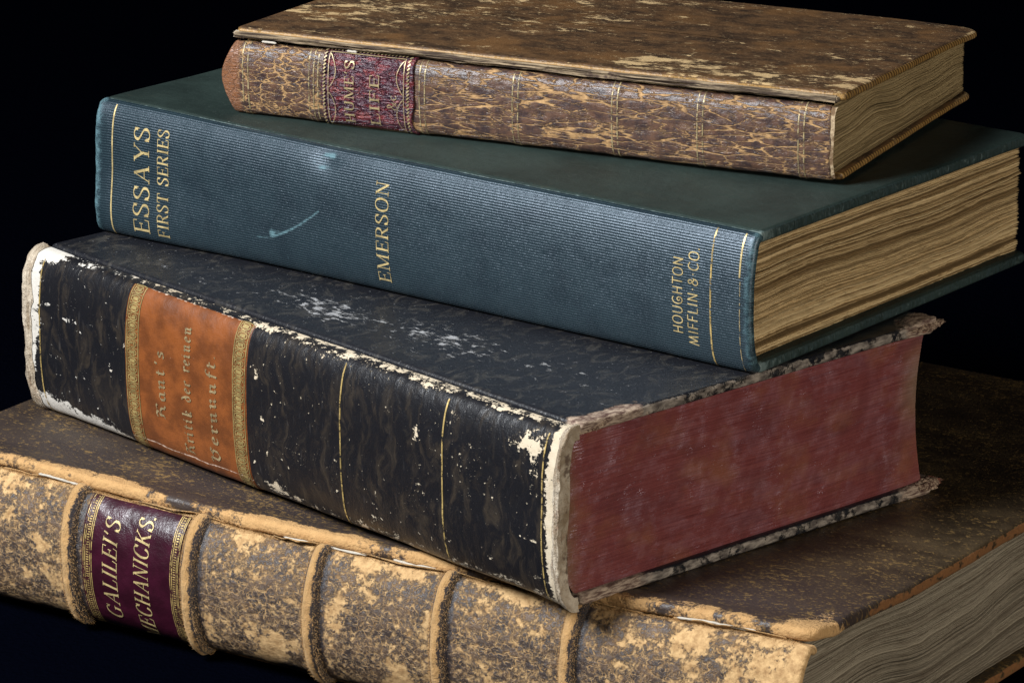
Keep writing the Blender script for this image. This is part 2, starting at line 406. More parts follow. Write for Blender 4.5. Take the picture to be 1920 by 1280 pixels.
def text(name, s, font, book, xbase, height, a0, a1, off, mat, parent, italic=0.0, bold=1.0, jitter=0.0):
    """a line of lettering: reads from arc a0 up to a1, tops of the letters towards the head (-x)"""
    adv, items = 0.0, []
    for ch in s:
        w, sts = font[ch]
        items.append((adv, sts)); adv += w + 0.10
    adv -= 0.10
    paths = []
    sx = (a1 - a0) / adv
    for x0, sts in items:
        jx, jy = (random.uniform(-1, 1) * jitter for _ in range(2))
        for st in sts:
            p, w = stroke_path(st)
            px = x0 + p[:, 0] + italic * p[:, 1]
            q = np.stack([xbase - p[:, 1] * height + jy, a0 + px * sx + jx], -1)
            paths.append((q, w * bold * (height + sx) / 2))
    return ribbons(name, paths, book, off, mat, parent)

def seg(x0, a0, x1, a1, n=40):
    t = np.linspace(0, 1, n)[:, None]
    return np.array([x0, a0]) + (np.array([x1, a1]) - np.array([x0, a0])) * t

# ---------- node materials ----------
class S:
    def __init__(s, g, sock): s.g, s.k = g, sock
    def __add__(s, o): return s.g.op('ADD', s, o)
    def __radd__(s, o): return s.g.op('ADD', o, s)
    def __sub__(s, o): return s.g.op('SUBTRACT', s, o)
    def __rsub__(s, o): return s.g.op('SUBTRACT', o, s)
    def __mul__(s, o): return s.g.op('MULTIPLY', s, o)
    __rmul__ = __mul__
    def __pow__(s, o): return s.g.op('POWER', s, o)
class G:
    def __init__(s, name):
        s.m = bpy.data.materials.new(name); s.m.use_nodes = True
        s.t = s.m.node_tree; s.n = s.t.nodes; s.bsdf = s.n['Principled BSDF']
    def put(s, sock, v):
        if isinstance(v, S): s.t.links.new(v.k, sock)
        elif isinstance(v, (tuple, list)): sock.default_value = (*v, 1.0) if len(v) == 3 and len(sock.default_value) == 4 else v
        else: sock.default_value = v
    def op(s, op, a, b=None, c=None):
        n = s.n.new('ShaderNodeMath'); n.operation = op
        s.put(n.inputs[0], a)
        if b is not None: s.put(n.inputs[1], b)
        return S(s, n.outputs[0])
    def mx(s, a, b): return s.op('MAXIMUM', a, b)
    def mn(s, a, b): return s.op('MINIMUM', a, b)
    def uv(s): return S(s, s.n.new('ShaderNodeUVMap').outputs[0])
    def obj(s, k=100.0): return s.scale(S(s, s.n.new('ShaderNodeTexCoord').outputs['Object']), (k, k, k))
    def scale(s, v, k, off=(0, 0, 0)):
        n = s.n.new('ShaderNodeMapping'); s.put(n.inputs[0], v); n.inputs[3].default_value = k; n.inputs[1].default_value = off
        return S(s, n.outputs[0])
    def comp(s, v, i):
        n = s.n.new('ShaderNodeSeparateXYZ'); s.put(n.inputs[0], v); return S(s, n.outputs[i])
    def attr(s, name):
        n = s.n.new('ShaderNodeAttribute'); n.attribute_name = name; return S(s, n.outputs['Fac'])
    def noise(s, v, scale=1.0, detail=4.0, rough=0.55, dist=0.0):
        n = s.n.new('ShaderNodeTexNoise'); s.put(n.inputs['Vector'], v)
        n.inputs['Scale'].default_value = scale; n.inputs['Detail'].default_value = detail; n.inputs['Roughness'].default_value = rough; n.inputs['Distortion'].default_value = dist
        return S(s, n.outputs[0])
    def warp(s, v, amt, scale):
        n = s.n.new('ShaderNodeTexNoise'); s.put(n.inputs['Vector'], v); n.inputs['Scale'].default_value = scale; n.inputs['Detail'].default_value = 3
        m = s.n.new('ShaderNodeVectorMath'); m.operation = 'SUBTRACT'; s.t.links.new(n.outputs[1], m.inputs[0]); m.inputs[1].default_value = (.5, .5, .5)
        k = s.n.new('ShaderNodeVectorMath'); k.operation = 'SCALE'; s.t.links.new(m.outputs[0], k.inputs[0]); k.inputs['Scale'].default_value = amt
        a = s.n.new('ShaderNodeVectorMath'); a.operation = 'ADD'; s.put(a.inputs[0], v); s.t.links.new(k.outputs[0], a.inputs[1])
        return S(s, a.outputs[0])
    def vor(s, v, scale=1.0, feature='DISTANCE_TO_EDGE', out=0):
        n = s.n.new('ShaderNodeTexVoronoi'); n.feature = feature; s.put(n.inputs['Vector'], v); n.inputs['Scale'].default_value = scale
        return S(s, n.outputs[out])
    def wave(s, x, freq): return s.op('SINE', x * (freq * 2 * math.pi)) * 0.5 + 0.5
    def step(s, x, a, b_, lo=0.0, hi=1.0):
        n = s.n.new('ShaderNodeMapRange'); n.interpolation_type = 'SMOOTHSTEP'
        s.put(n.inputs['Value'], x); s.put(n.inputs['From Min'], a); s.put(n.inputs['From Max'], b_)
        s.put(n.inputs['To Min'], lo); s.put(n.inputs['To Max'], hi)
        return S(s, n.outputs[0])
    def mix(s, f, a, b_):
        n = s.n.new('ShaderNodeMix'); n.data_type = 'RGBA'
        s.put(n.inputs[0], f); s.put(n.inputs[6], a); s.put(n.inputs[7], b_)
        return S(s, n.outputs[2])
    def out(s, col, rough=0.6, bumps=(), metal=0.0, spec=0.5, sheen=0.0, alpha=None, coat=None, sheen_col=None, tint=None):
        B = s.bsdf
        s.put(B.inputs['Base Color'], col); s.put(B.inputs['Roughness'], rough); s.put(B.inputs['Metallic'], metal)
        s.put(B.inputs['Specular IOR Level'], spec)
        if sheen: 
            s.put(B.inputs['Sheen Weight'], sheen); B.inputs['Sheen Roughness'].default_value = 0.5
            if sheen_col: s.put(B.inputs['Sheen Tint'], sheen_col)
        if tint is not None: s.put(B.inputs['Specular Tint'], tint)
        if alpha is not None: s.put(B.inputs['Alpha'], alpha)
        if coat is not None: s.put(B.inputs['Coat Weight'], coat[0]); s.put(B.inputs['Coat Roughness'], coat[1])
        prev = None
        for h, dist in bumps:
            n = s.n.new('ShaderNodeBump'); n.inputs['Strength'].default_value = 1.0; n.inputs['Distance'].default_value = dist
            s.put(n.inputs['Height'], h)
            if prev is not None: s.t.links.new(prev, n.inputs['Normal'])
            prev = n.outputs[0]
        if prev is not None: s.t.links.new(prev, B.inputs['Normal'])
        return s.m

# ---------- materials ----------
def gauss(X, A, blobs):
    r = np.zeros(np.broadcast(X, A).shape)
    for bx, ba, rx, ra, h in blobs:
        r = np.maximum(r, h * np.exp(-((X - bx) / rx) ** 2 - ((A - ba) / ra) ** 2))
    return r

def mat_calf_spine():
    g = G('cracked_calf'); v = g.uv()
    s1 = g.warp(g.warp(g.scale(v, (0.85, 5.2, 1)), 0.9, 0.7), 0.30, 3.5)
    s2 = g.warp(g.warp(g.scale(v, (2.5, 6.6, 1)), 1.0, 0.7), 0.35, 3.5)
    e1 = g.vor(s1); e2 = g.vor(s2)
    left = g.step(g.comp(v, 0), 1.9, 2.4)
    e = g.op('ADD', e1 * left, e2 * (1 - left))
    var = g.noise(g.scale(v, (0.8, 1.8, 1)), 1.3, 4)
    thr = g.step(var, 0.38, 0.76, 0.026, 0.125) + (1 - left) * 0.03
    crack = g.step(e + (g.noise(v, 14, 5, 0.65) - 0.5) * 0.10, thr * 0.35, thr, 1.0, 0.0)
    fine = g.vor(g.warp(g.scale(v, (3.2, 14, 1)), 0.6, 1.0))
    crack = g.mx(crack, g.step(fine, 0.015, 0.08, 0.6, 0.0) * g.step(g.noise(g.scale(v, (1, 3, 1)), 1.6, 3), 0.46, 0.60))
    worn = g.step(g.noise(g.scale(v, (1.3, 2.6, 1)), 1.6, 8, 0.7) + (g.noise(v, 15, 5, 0.65) - 0.5) * 0.3, 0.575, 0.68)
    rub = g.attr('rub')
    worn = g.mx(worn * 0.9, g.step(rub + g.noise(v, 7, 6, 0.65) * 0.7, 0.66, 0.98))
    m = g.mx(crack, worn)
    tan = g.mix(g.step(g.noise(v, 7, 6, 0.65), 0.3, 0.7), (0.17, 0.088, 0.033), (0.44, 0.262, 0.108))
    dark = g.mix(g.step(g.noise(v, 3.2, 6, 0.6), 0.36, 0.66), (0.034, 0.020, 0.020), (0.105, 0.054, 0.034))
    dark = g.mix(g.step(g.noise(v, 19, 4), 0.55, 0.7) * 0.35, dark, (0.16, 0.085, 0.04))
    grime = g.attr('grime')
    col = g.mix(m, dark, tan)
    col = g.mix(grime, col, g.mix(g.noise(v, 12, 4), (0.12, 0.048, 0.022), (0.25, 0.11, 0.05)))
    pits = g.noise(v, 38, 3)
    return g.out(col, g.step(m, 0, 1, 0.35, 0.78), [(pits, 0.00010), (g.noise(v, 3, 4), 0.0003), (1 - m, 0.00028)], spec=0.55)

def mat_calf_board():
    g = G('speckled_calf_board'); o = g.obj()
    st = g.noise(g.scale(o, (0.9, 1.5, 1.5)), 1.5, 8, 0.68)
    base = g.mix(g.step(st, 0.36, 0.66), (0.030, 0.017, 0.010), (0.115, 0.060, 0.026))
    base = g.mix(g.step(g.noise(g.scale(o, (5, 9, 5)), 1.6, 5, 0.65), 0.5, 0.66) * 0.5, base, (0.16, 0.095, 0.045))
    base = g.mix(g.step(g.noise(o, 0.55, 3), 0.5, 0.68) * 0.6, base, (0.17, 0.082, 0.028))
    sc = g.noise(g.scale(o, (1.0, 1.7, 1)), 1.05, 10, 0.72, 0.2)
    zone = g.noise(g.scale(o, (0.16, 0.30, 0.3)), 1.0, 2)
    scuff = g.step(sc + zone * 0.5, 0.845, 0.90)
    spk = g.step(g.noise(g.scale(o, (1.6, 4.2, 2)), 2.2, 5, 0.6) + zone * 0.22, 0.75, 0.80)
    scuff = g.mx(scuff, spk * 0.8)
    scuff = g.mx(scuff, g.step(g.noise(g.scale(o, (3.5, 8, 2)), 2.0, 4, 0.6) + zone * 0.2, 0.74, 0.80) * 0.55)
    wear = g.attr('wear')
    scuff = g.mx(scuff, g.step(wear + g.noise(o, 2.6, 6, 0.65) * 0.8, 0.88, 1.05) * 0.8)
    col = g.mix(scuff, base, g.mix(g.noise(o, 4, 4), (0.33, 0.205, 0.085), (0.58, 0.41, 0.20)))
    ed = g.attr('edge')
    y = g.comp(o, 1); x = g.comp(o, 0)
    h = g.wave(y + g.comp(o, 2) * 0.5 + g.noise(o, 3, 2) * 0.05, 7.0)
    ecol = g.mix(g.step(h * 0.6 + g.noise(o, 4, 4) * 0.7, 0.35, 0.8), (0.085, 0.042, 0.012), (0.29, 0.165, 0.05))
    col = g.mix(ed, col, ecol)
    return g.out(col, g.step(scuff, 0, 1, 0.46, 0.85), [(g.noise(o, 18, 4), 0.00018), (h * ed, 0.00016), (1 - scuff, 0.00012)], spec=0.45)

def mat_torn(name, c0, c1, dark, fx=0.5, fz=22.0):
    g = G(name); o = g.obj()
    n1 = g.noise(g.scale(o, (fx, fz, fz)), 1.0, 5, 0.6, 0.4)
    n2 = g.noise(o, 2.4, 6, 0.65)
    col = g.mix(g.step(n1, 0.38, 0.64), c0, c1)
    col = g.mix(g.step(n2, 0.54, 0.68), col, dark)
    return g.out(col, 0.85, [(n1, 0.0005), (g.noise(o, 20, 4), 0.0002)], spec=0.25)

def mat_cloth_spine():
    g = G('ribbed_blue_cloth'); v = g.uv()
    weave = g.noise(g.scale(v, (26, 34, 1)), 1.0, 2, 0.5)
    fine = g.noise(g.scale(v, (60, 60, 1)), 1.0, 1)
    big = g.noise(v, 0.8, 4)
    dark = g.mix(big, (0.0055, 0.0115, 0.0160), (0.0090, 0.0180, 0.0250))
    rib = (g.attr('rib') * 0.5 + 0.5) * g.step(g.noise(v, 1.3, 4), 0.25, 0.6, 0.6, 1.0)
    col = g.mix(g.step(rib + (weave - 0.5) * 0.7, 0.40, 1.10), dark, (0.024, 0.043, 0.051))
    fade = g.attr('fade')
    fm = g.step(fade + (g.noise(v, 7, 6, 0.65) - 0.5) * 1.2 + (fine - 0.5) * 0.9, 0.42, 1.1)
    col = g.mix(fm, col, g.mix(fine, (0.035, 0.085, 0.10), (0.13, 0.235, 0.26)))
    lint = g.step(g.noise(v, 24, 2), 0.745, 0.79)
    col = g.mix(lint * 0.4, col, (0.22, 0.27, 0.30))
    rough = g.step(weave, 0.3, 0.7, 0.32, 0.42) + fm * 0.3
    return g.out(col, rough, [(g.noise(v, 1.0, 3), 0.0002), (weave, 0.00005), (fine, 0.00004)], spec=0.70, tint=(0.74, 0.86, 1.0))

def mat_cloth_board():
    g = G('dark_green_cloth'); o = g.obj()
    fine = g.noise(g.scale(o, (34, 34, 34)), 1.0, 2)
    big = g.noise(o, 0.45, 5, 0.6)
    col = g.mix(g.step(big, 0.3, 0.7), (0.0095, 0.0175, 0.0150), (0.021, 0.035, 0.030))
    col = g.mix(g.step(g.noise(g.scale(o, (.5, 1.4, 1), (7, 2, 0)), 0.8, 5, 0.6), 0.66, 0.74) * 0.35, col, (0.075, 0.06, 0.028))
    lint = g.step(g.noise(o, 17, 3, 0.6), 0.66, 0.75)
    col = g.mix(lint * 0.45, col, (0.16, 0.19, 0.17))
    ed = g.attr('edge'); wear = g.attr('wear')
    th = g.noise(g.scale(o, (14, 20, 4)), 1.0, 2)
    col = g.mix(g.mn(ed * 0.8, g.step(th, 0.35, 0.75)), col, (0.026, 0.045, 0.047))
    wm = g.step(wear + (g.noise(o, 6, 6, 0.65) - 0.5) * 1.2, 0.55, 0.95)
    col = g.mix(wm, col, (0.11, 0.15, 0.145))
    return g.out(col, 0.55, [(fine, 0.00007), (th * ed, 0.0003), (g.noise(o, 3, 3), 0.0003)], spec=0.4)

def mat_black_spine():
    g = G('black_scuffed_leather'); v = g.uv()
    w = g.warp(v, 0.9, 0.9)
    mar = g.noise(g.scale(w, (2.4, 0.8, 1)), 1.3, 6, 0.62, 0.8)
    base = g.mix(g.step(mar, 0.46, 0.72), (0.0078, 0.0078, 0.0098), (0.032, 0.025, 0.019))
    base = g.mix(g.step(g.noise(g.scale(v, (6, 1.2, 1)), 1.2, 5), 0.6, 0.78) * 0.35, base, (0.085, 0.078, 0.075))
    wear = g.attr('wear')
    n = g.noise(g.scale(v, (0.9, 1.3, 1)), 3.2, 10, 0.70) ; n2 = g.noise(g.scale(v, (1, 1.6, 1)), 13, 5, 0.6)
    chip = g.step(wear + (n - 0.5) * 2.3 + (n2 - 0.5) * 0.9, 0.56, 0.63)
    speck = g.step(g.noise(v, 6.5, 5, 0.62) + wear * 0.10 + (g.noise(v, 0.55, 2) - 0.5) * 0.22, 0.658, 0.695)
    dust = g.step(g.noise(v, 21, 3, 0.6) + (g.noise(v, 0.9, 3) - 0.5) * 0.30, 0.69, 0.745) * 0.6
    m = g.mx(chip, g.mx(speck, dust))
    cream = g.mix(g.noise(v, 3.2, 5), (0.42, 0.32, 0.20), (0.64, 0.56, 0.43))
    cream = g.mix(g.attr('pale'), cream, g.mix(g.noise(v, 6, 4), (0.40, 0.37, 0.32), (0.62, 0.58, 0.52)))
    col = g.mix(m, base, cream)
    return g.out(col, g.step(m, 0, 1, 0.33, 0.85), [(g.noise(g.scale(w, (2, 1, 1)), 2.2, 3), 0.00022), (g.noise(v, 30, 3), 0.00008), (1 - m, 0.00035)], spec=0.5)

def mat_black_board():
    g = G('black_marbled_paper'); o = g.obj()
    w = g.warp(o, 0.9, 0.8)
    mar = g.noise(g.scale(w, (1.6, 1.0, 1)), 1.6, 6, 0.6, 1.2)
    base = g.mix(g.step(mar, 0.48, 0.75), (0.0085, 0.009, 0.012), (0.045, 0.041, 0.036))
    zone = g.attr('zone'); wear = g.attr('wear')
    sc = g.noise(g.scale(o, (1.5, 2.6, 2)), 1.8, 9, 0.7, 0.4)
    m = g.step(sc + zone * 0.20, 0.672, 0.75)
    m = g.mx(m, g.step(g.noise(g.scale(o, (2, 4, 2)), 5, 5), 0.655, 0.72) * 0.6)
    col = g.mix(m, base, g.mix(g.noise(o, 9, 4), (0.14, 0.14, 0.145), (0.40, 0.40, 0.40)))
    ew = g.step(wear + (g.noise(o, 2.6, 8, 0.68) - 0.5) * 2.0, 0.46, 0.60)
    grey = g.mix(g.step(g.noise(g.scale(o, (6, 2, 6)), 1.5, 5), 0.35, 0.7), (0.060, 0.046, 0.038), (0.29, 0.245, 0.20))
    col = g.mix(ew, col, grey)
    torn = g.attr('torn')
    tm = g.step(torn + (g.noise(o, 5, 6) - 0.5) * 0.8, 0.4, 0.7)
    col = g.mix(tm, col, g.mix(g.step(g.noise(g.scale(o, (3, 1.2, 8)), 3, 7, 0.7), 0.36, 0.66), (0.075, 0.036, 0.026), (0.42, 0.32, 0.235)))
    mm = g.mx(m, g.mx(ew, tm))
    return g.out(col, g.step(mm, 0, 1, 0.36, 0.85), [(mar, 0.0002), (g.noise(o, 22, 3), 0.0001), (1 - mm, 0.0003)], spec=0.5)

def mat_cream():
    g = G('torn_cream_paper'); o = g.obj()
    r = g.noise(g.scale(o, (6, 0.9, 0.9)), 1.3, 7, 0.65, 0.6)
    col = g.mix(g.step(r, 0.30, 0.68), (0.22, 0.16, 0.10), (0.58, 0.50, 0.39))
    col = g.mix(g.step(g.noise(o, 2.6, 7, 0.68), 0.54, 0.68) * 0.7, col, (0.22, 0.125, 0.08))
    col = g.mix(g.step(g.noise(g.scale(o, (16, 2.2, 2.2)), 1.0, 5), 0.60, 0.68) * 0.8, col, (0.09, 0.055, 0.04))
    col = g.mix(g.step(g.noise(o, 8, 7, 0.7), 0.50, 0.68) * 0.65, col, (0.30, 0.215, 0.14))
    return g.out(col, 0.88, [(r, 0.0007), (g.noise(o, 9, 6, 0.65), 0.0008)], spec=0.2)

def mat_red_edge():
    g = G('red_stained_page_edge'); v = g.uv()
    l1 = g.noise(g.scale(v, (0.45, 36, 1)), 1.0, 4, 0.6)
    l2 = g.noise(g.scale(v, (1.4, 75, 1)), 1.0, 2)
    big = g.noise(g.scale(v, (0.5, 0.7, 1)), 1.0, 5, 0.6)
    col = g.mix(g.step(l1, 0.25, 0.75), (0.115, 0.027, 0.028), (0.205, 0.058, 0.054))
    col = g.mix(g.step(big, 0.46, 0.68) * 0.6, col, (0.23, 0.085, 0.045))
    col = g.mix(g.step(g.noise(g.scale(v, (0.7, 1.1, 1), (9, 4, 0)), 0.9, 5, 0.6), 0.50, 0.66) * 0.5, col, (0.105, 0.030, 0.034))
    col = g.mix(g.attr('fadeage'), col, g.mix(l1, (0.15, 0.10, 0.065), (0.26, 0.20, 0.13)))
    col = g.mix(g.step(g.noise(v, 14, 3), 0.76, 0.8) * 0.25, col, (0.45, 0.30, 0.27))
    col = g.mix(g.step(g.comp(v, 0) + (g.noise(v, 2.5, 5) - 0.5) * 0.5, 0.35, -0.15) * 0.75, col, (0.15, 0.085, 0.045))
    pol = g.step(g.noise(g.scale(v, (1.2, 1.9, 1)), 1.1, 6, 0.65), 0.42, 0.62)
    return g.out(col, g.step(pol + g.step(g.comp(v, 0), 5.0, 0.5) * 0.35, 0, 1, 0.46, 0.20), [(l1, 0.00010), (l2, 0.00005), (g.noise(g.scale(v, (2.5, 7, 1)), 1, 5, 0.6), 0.00016), (g.noise(v, 0.8, 2), 0.0022), (g.noise(v, 5, 4), 0.00016)], spec=0.95, tint=(0.90, 0.82, 1.0))

def mat_suede_spine():
    g = G('worn_suede_calf'); v = g.uv()
    w = g.warp(v, 0.25, 3.5); w2 = g.warp(w, 0.08, 14)
    e = g.vor(g.scale(w2, (5.0, 6.5, 1))); e3 = g.vor(g.scale(w2, (11, 12, 1)))
    net = g.mx(g.step(e, 0.02, 0.13, 1, 0), g.step(e3, 0.015, 0.10, 0.8, 0))
    n = g.noise(v, 1.15, 8, 0.66)
    dens = g.step(g.noise(v, 6.5, 8, 0.7), 0.40, 0.60)
    wear = g.attr('wear'); glaze = g.attr('glaze')
    fl = g.noise(w2, 10.0, 7, 0.72)
    wh = g.step((n - 0.5) * 2.3 + 0.42 + wear * 0.55 + (fl - 0.5) * 0.78 + (dens - 0.5) * 0.08, 0.50, 0.70)
    m = g.mx(wh, net * dens * g.step(n + wear * 0.4, 0.26, 0.44))
    fray = (g.noise(g.scale(v, (11, 6, 1)), 1, 6, 0.65) - 0.5) * 1.5 + (g.noise(v, 1.7, 3) - 0.5) * 0.8
    m = m * g.step(glaze + fray, 0.30, 0.70, 1.0, 0.0)
    m = g.mx(m, g.step(g.attr('tan') + fray, 0.35, 0.65))
    tan = g.mix(g.step(g.noise(v, 5, 7, 0.65), 0.3, 0.7), (0.30, 0.170, 0.066), (0.56, 0.360, 0.165))
    dark = g.mix(g.step(g.noise(v, 2, 4), 0.4, 0.65), (0.040, 0.029, 0.026), (0.105, 0.066, 0.042))
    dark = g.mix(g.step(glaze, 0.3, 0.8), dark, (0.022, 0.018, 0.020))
    col = g.mix(m, dark, tan)
    return g.out(col, g.step(m, 0, 1, 0.34, 0.85), [(g.noise(v, 4, 5), 0.0005), (g.noise(v, 45, 3), 0.00015), (1 - m, 0.00018)], spec=0.5)

def mat_suede():
    g = G('tan_suede'); o = g.obj()
    n = g.noise(o, 3, 6, 0.62); f = g.noise(g.scale(o, (34, 26, 26)), 1, 4, 0.6)
    col = g.mix(n, (0.33, 0.175, 0.062), (0.56, 0.345, 0.15))
    col = g.mix(g.step(f, 0.55, 0.75) * 0.4, col, (0.17, 0.085, 0.03))
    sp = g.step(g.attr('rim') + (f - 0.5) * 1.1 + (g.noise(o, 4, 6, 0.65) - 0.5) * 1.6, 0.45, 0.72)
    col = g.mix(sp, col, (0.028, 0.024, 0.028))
    return g.out(col, 0.92, [(f, 0.0005), (n, 0.0008)], spec=0.2, sheen=0.25, sheen_col=(0.9, 0.7, 0.45))

def mat_old_board():
    g = G('dark_brown_calf_board'); o = g.obj()
    st = g.noise(g.scale(o, (0.6, 1.3, 1)), 1.0, 6, 0.62)
    base = g.mix(g.step(st, 0.35, 0.7), (0.024, 0.016, 0.009), (0.062, 0.042, 0.022))
    base = g.mix(g.attr('nearspine') * 0.75, base, (0.040, 0.030, 0.030))
    s1 = g.noise(g.scale(g.warp(o, 0.25, 3), (2.8, 5.0, 2)), 1.6, 6, 0.7)
    zone = g.noise(o, 0.35, 3)
    m = g.step(s1 + zone * 0.25, 0.685, 0.76) * 0.75
    s2 = g.step(g.noise(g.scale(o, (9, 15, 4)), 1, 4) + zone * 0.2, 0.68, 0.75) * 0.6
    m = g.mx(m, s2)
    col = g.mix(m, base, (0.19, 0.115, 0.038))
    gilt = g.attr('gilt')
    col = g.mix(g.step(gilt * g.step(g.noise(g.scale(o, (1.5, 1.5, 1)), 1.2, 5), 0.35, 0.6), 0.35, 0.7) * 0.8, col, (0.30, 0.19, 0.05))
    wear = g.attr('wear')
    hair = g.noise(g.scale(o, (13, 13, 13)), 1, 4)
    wm = g.step(wear + (g.noise(o, 2.2, 7, 0.66) - 0.5) * 1.1 + (hair - 0.5) * 0.5, 0.46, 0.64)
    col = g.mix(wm, col, g.mix(g.noise(o, 4, 5), (0.32, 0.17, 0.062), (0.54, 0.33, 0.14)))
    ed = g.attr('edge'); rust = g.attr('rust')
    rm = g.step(rust + (g.noise(g.scale(o, (0.9, 1.6, 3)), 1.6, 6) - 0.5) * 1.6, 0.42, 0.56)
    col = g.mix(rm, col, g.mix(hair, (0.085, 0.032, 0.010), (0.24, 0.105, 0.032)))
    mm = g.mx(wm, g.mx(rm, m * 0.5))
    return g.out(col, g.step(mm, 0, 1, 0.42, 0.9), [(g.noise(o, 16, 4), 0.0002), (st, 0.0003), (hair * wm, 0.0004)], spec=0.4)

def mat_label(name, c0, c1, crack=0.0, rough=0.34, wearcol=(0.6, 0.4, 0.25)):
    g = G(name); v = g.uv()
    n = g.noise(v, 1.6, 6, 0.6)
    col = g.mix(g.step(n, 0.35, 0.65), c0, c1)
    hs = [(g.noise(v, 26, 3), 0.00007), (g.noise(v, 1.8, 3), 0.0003)]
    if crack:
        w = g.warp(v, 0.3, 4)
        e = g.vor(g.scale(w, (2.2, 8.5, 1)))
        red = g.step(g.noise(g.scale(v, (1.5, 4.5, 1)), 1.6, 6, 0.62), 0.48, 0.64)
        col = g.mix(red * crack, col, (0.17, 0.018, 0.022))
        cr = g.step(e, 0.0, 0.10, 1, 0)
        col = g.mix(cr * g.step(g.noise(v, 3, 4), 0.45, 0.65) * 0.7, col, (0.33, 0.10, 0.09))
        hs.append((1 - cr, 0.0005)); hs.append((g.noise(g.scale(v, (2, 8, 1)), 2, 4), 0.0008))
    wear = g.attr('wear')
    wm = g.step(wear + (g.noise(v, 6, 8, 0.68) - 0.5) * 0.9, 0.45, 0.6)
    sp = g.step(g.noise(v, 9, 4, 0.6), 0.735, 0.765) * (0.0 if crack else 0.6)
    col = g.mix(g.mx(wm, sp), col, wearcol)
    dk = g.step(g.noise(v, 5.5, 3, 0.6), 0.25, 0.29, 1, 0) * (0.0 if crack else 0.7)
    col = g.mix(dk, col, (0.03, 0.02, 0.02))
    return g.out(col, rough, hs, spec=0.55)

def mat_gold(name, keep=0.5, col=(0.74, 0.57, 0.26), sc=5.0):
    g = G(name); v = g.uv()
    n = g.noise(v, sc, 6, 0.65); f = g.noise(v, 26, 3)
    c = g.mix(g.step(g.noise(v, 3.5, 5, 0.6) + (f - 0.5) * 0.4, 0.3, 0.7), tuple(q * 0.42 for q in col), tuple(q * 0.92 for q in col))
    a = g.step(n + (f - 0.5) * 0.35, keep - 0.09, keep + 0.05)
    return g.out(c, 0.45, [(f, 0.00008)], metal=0.35, spec=0.6, alpha=a)

def mat_paper(name, c0, c1, dirt):
    g = G(name); v = g.uv(); t = g.attr('tone')
    col = g.mix(t, c0, c1)
    n = g.noise(g.scale(v, (0.9, 3, 1)), 1.2, 6, 0.65)
    col = g.mix(g.step(n, 0.45, 0.72) * 0.55, col, dirt)
    col = g.mix(g.step(g.noise(v, 9, 4), 0.6, 0.75) * 0.4, col, dirt)
    return g.out(col, 0.9, [(g.noise(g.scale(v, (12, 60, 1)), 1, 3), 0.0002)], spec=0.2)

def mat_plain(name, col, rough=0.8, spec=0.2, bscale=20.0, bump=0.0003, var=0.6):
    g = G(name); o = g.obj()
    n = g.noise(o, bscale, 4)
    return g.out(g.mix(n, tuple(c * var for c in col), col), rough, [(n, bump)], spec=spec)

# ---------- the setting: dark cloth under the stack, dark backdrop behind ----------
def thing(name, label, cat, book):
    o = bpy.data.objects.new(name, None); COL.objects.link(o)
    c, s = math.cos(book.yaw), math.sin(book.yaw)
    o.location = (0.01 * (book.x - c * book.L), 0.01 * (book.y - s * book.L), 0.01 * book.z)
    o.rotation_euler = (0, 0, book.yaw)
    o.empty_display_size = 0.02
    o['label'] = label; o['category'] = cat; o['group'] = 'old books in the stack'
    return o

M_velvet = mat_plain('black_cloth', (0.0007, 0.0010, 0.0028), 0.95, 0.0, 8.0, 0.0006)
M_back = mat_plain('navy_backdrop_cloth', (0.0008, 0.0018, 0.0070), 0.95, 0.0, 3.0, 0.0005)
u = np.linspace(-120, 120, 61); w = np.linspace(-80, 90, 61)
Ug, Wg = np.meshgrid(u, w, indexing='ij')
P = np.stack([Ug, Wg, -0.10 + 0.05 * fbm(Ug * 0.08, Wg * 0.08, seed=5) - 0.05], -1)
t = grid('table_cloth', P, M_velvet, None); t['kind'] = 'structure'
u = np.linspace(-140, 140, 70); w = np.linspace(0, 1, 50)
Ug, Wg = np.meshgrid(u, w, indexing='ij')
s_ = Wg * 170
ys_ = np.where(s_ < 60, s_, 60 + 30 * np.sin(np.clip((s_ - 60) / 30, 0, math.pi / 2)))
zs_ = np.where(s_ < 60, 0, np.where(s_ < 60 + 15 * math.pi, 30 * (1 - np.cos(np.clip((s_ - 60) / 30, 0, math.pi / 2))), 30 + s_ - 60 - 15 * math.pi))
P = np.stack([Ug, 60 + ys_ + 2.0 * fbm(Ug * 0.06, Wg * 0.5, seed=8) * (zs_ > 1), zs_ - 0.30], -1)
t = grid('backdrop', P, M_back, None); t['kind'] = 'structure'

# ---------- shared materials ----------
M_gold = mat_gold('gilt_lettering', 0.33)
M_gold_worn = mat_gold('rubbed_gilt', 0.47, (0.62, 0.44, 0.16))
M_gold_faint = mat_gold('faint_gilt', 0.50, (0.46, 0.36, 0.19), 8.0)
M_gold_text = mat_gold('rubbed_gilt_lettering', 0.37, (0.50, 0.39, 0.20), 9.0)
M_gold_dim = mat_gold('dimmed_gilt_lettering', 0.43, (0.50, 0.38, 0.20), 8.0)
M_cream = mat_cream()
M_suede = mat_suede()
M_core = mat_plain('paper_core', (0.06, 0.04, 0.02))

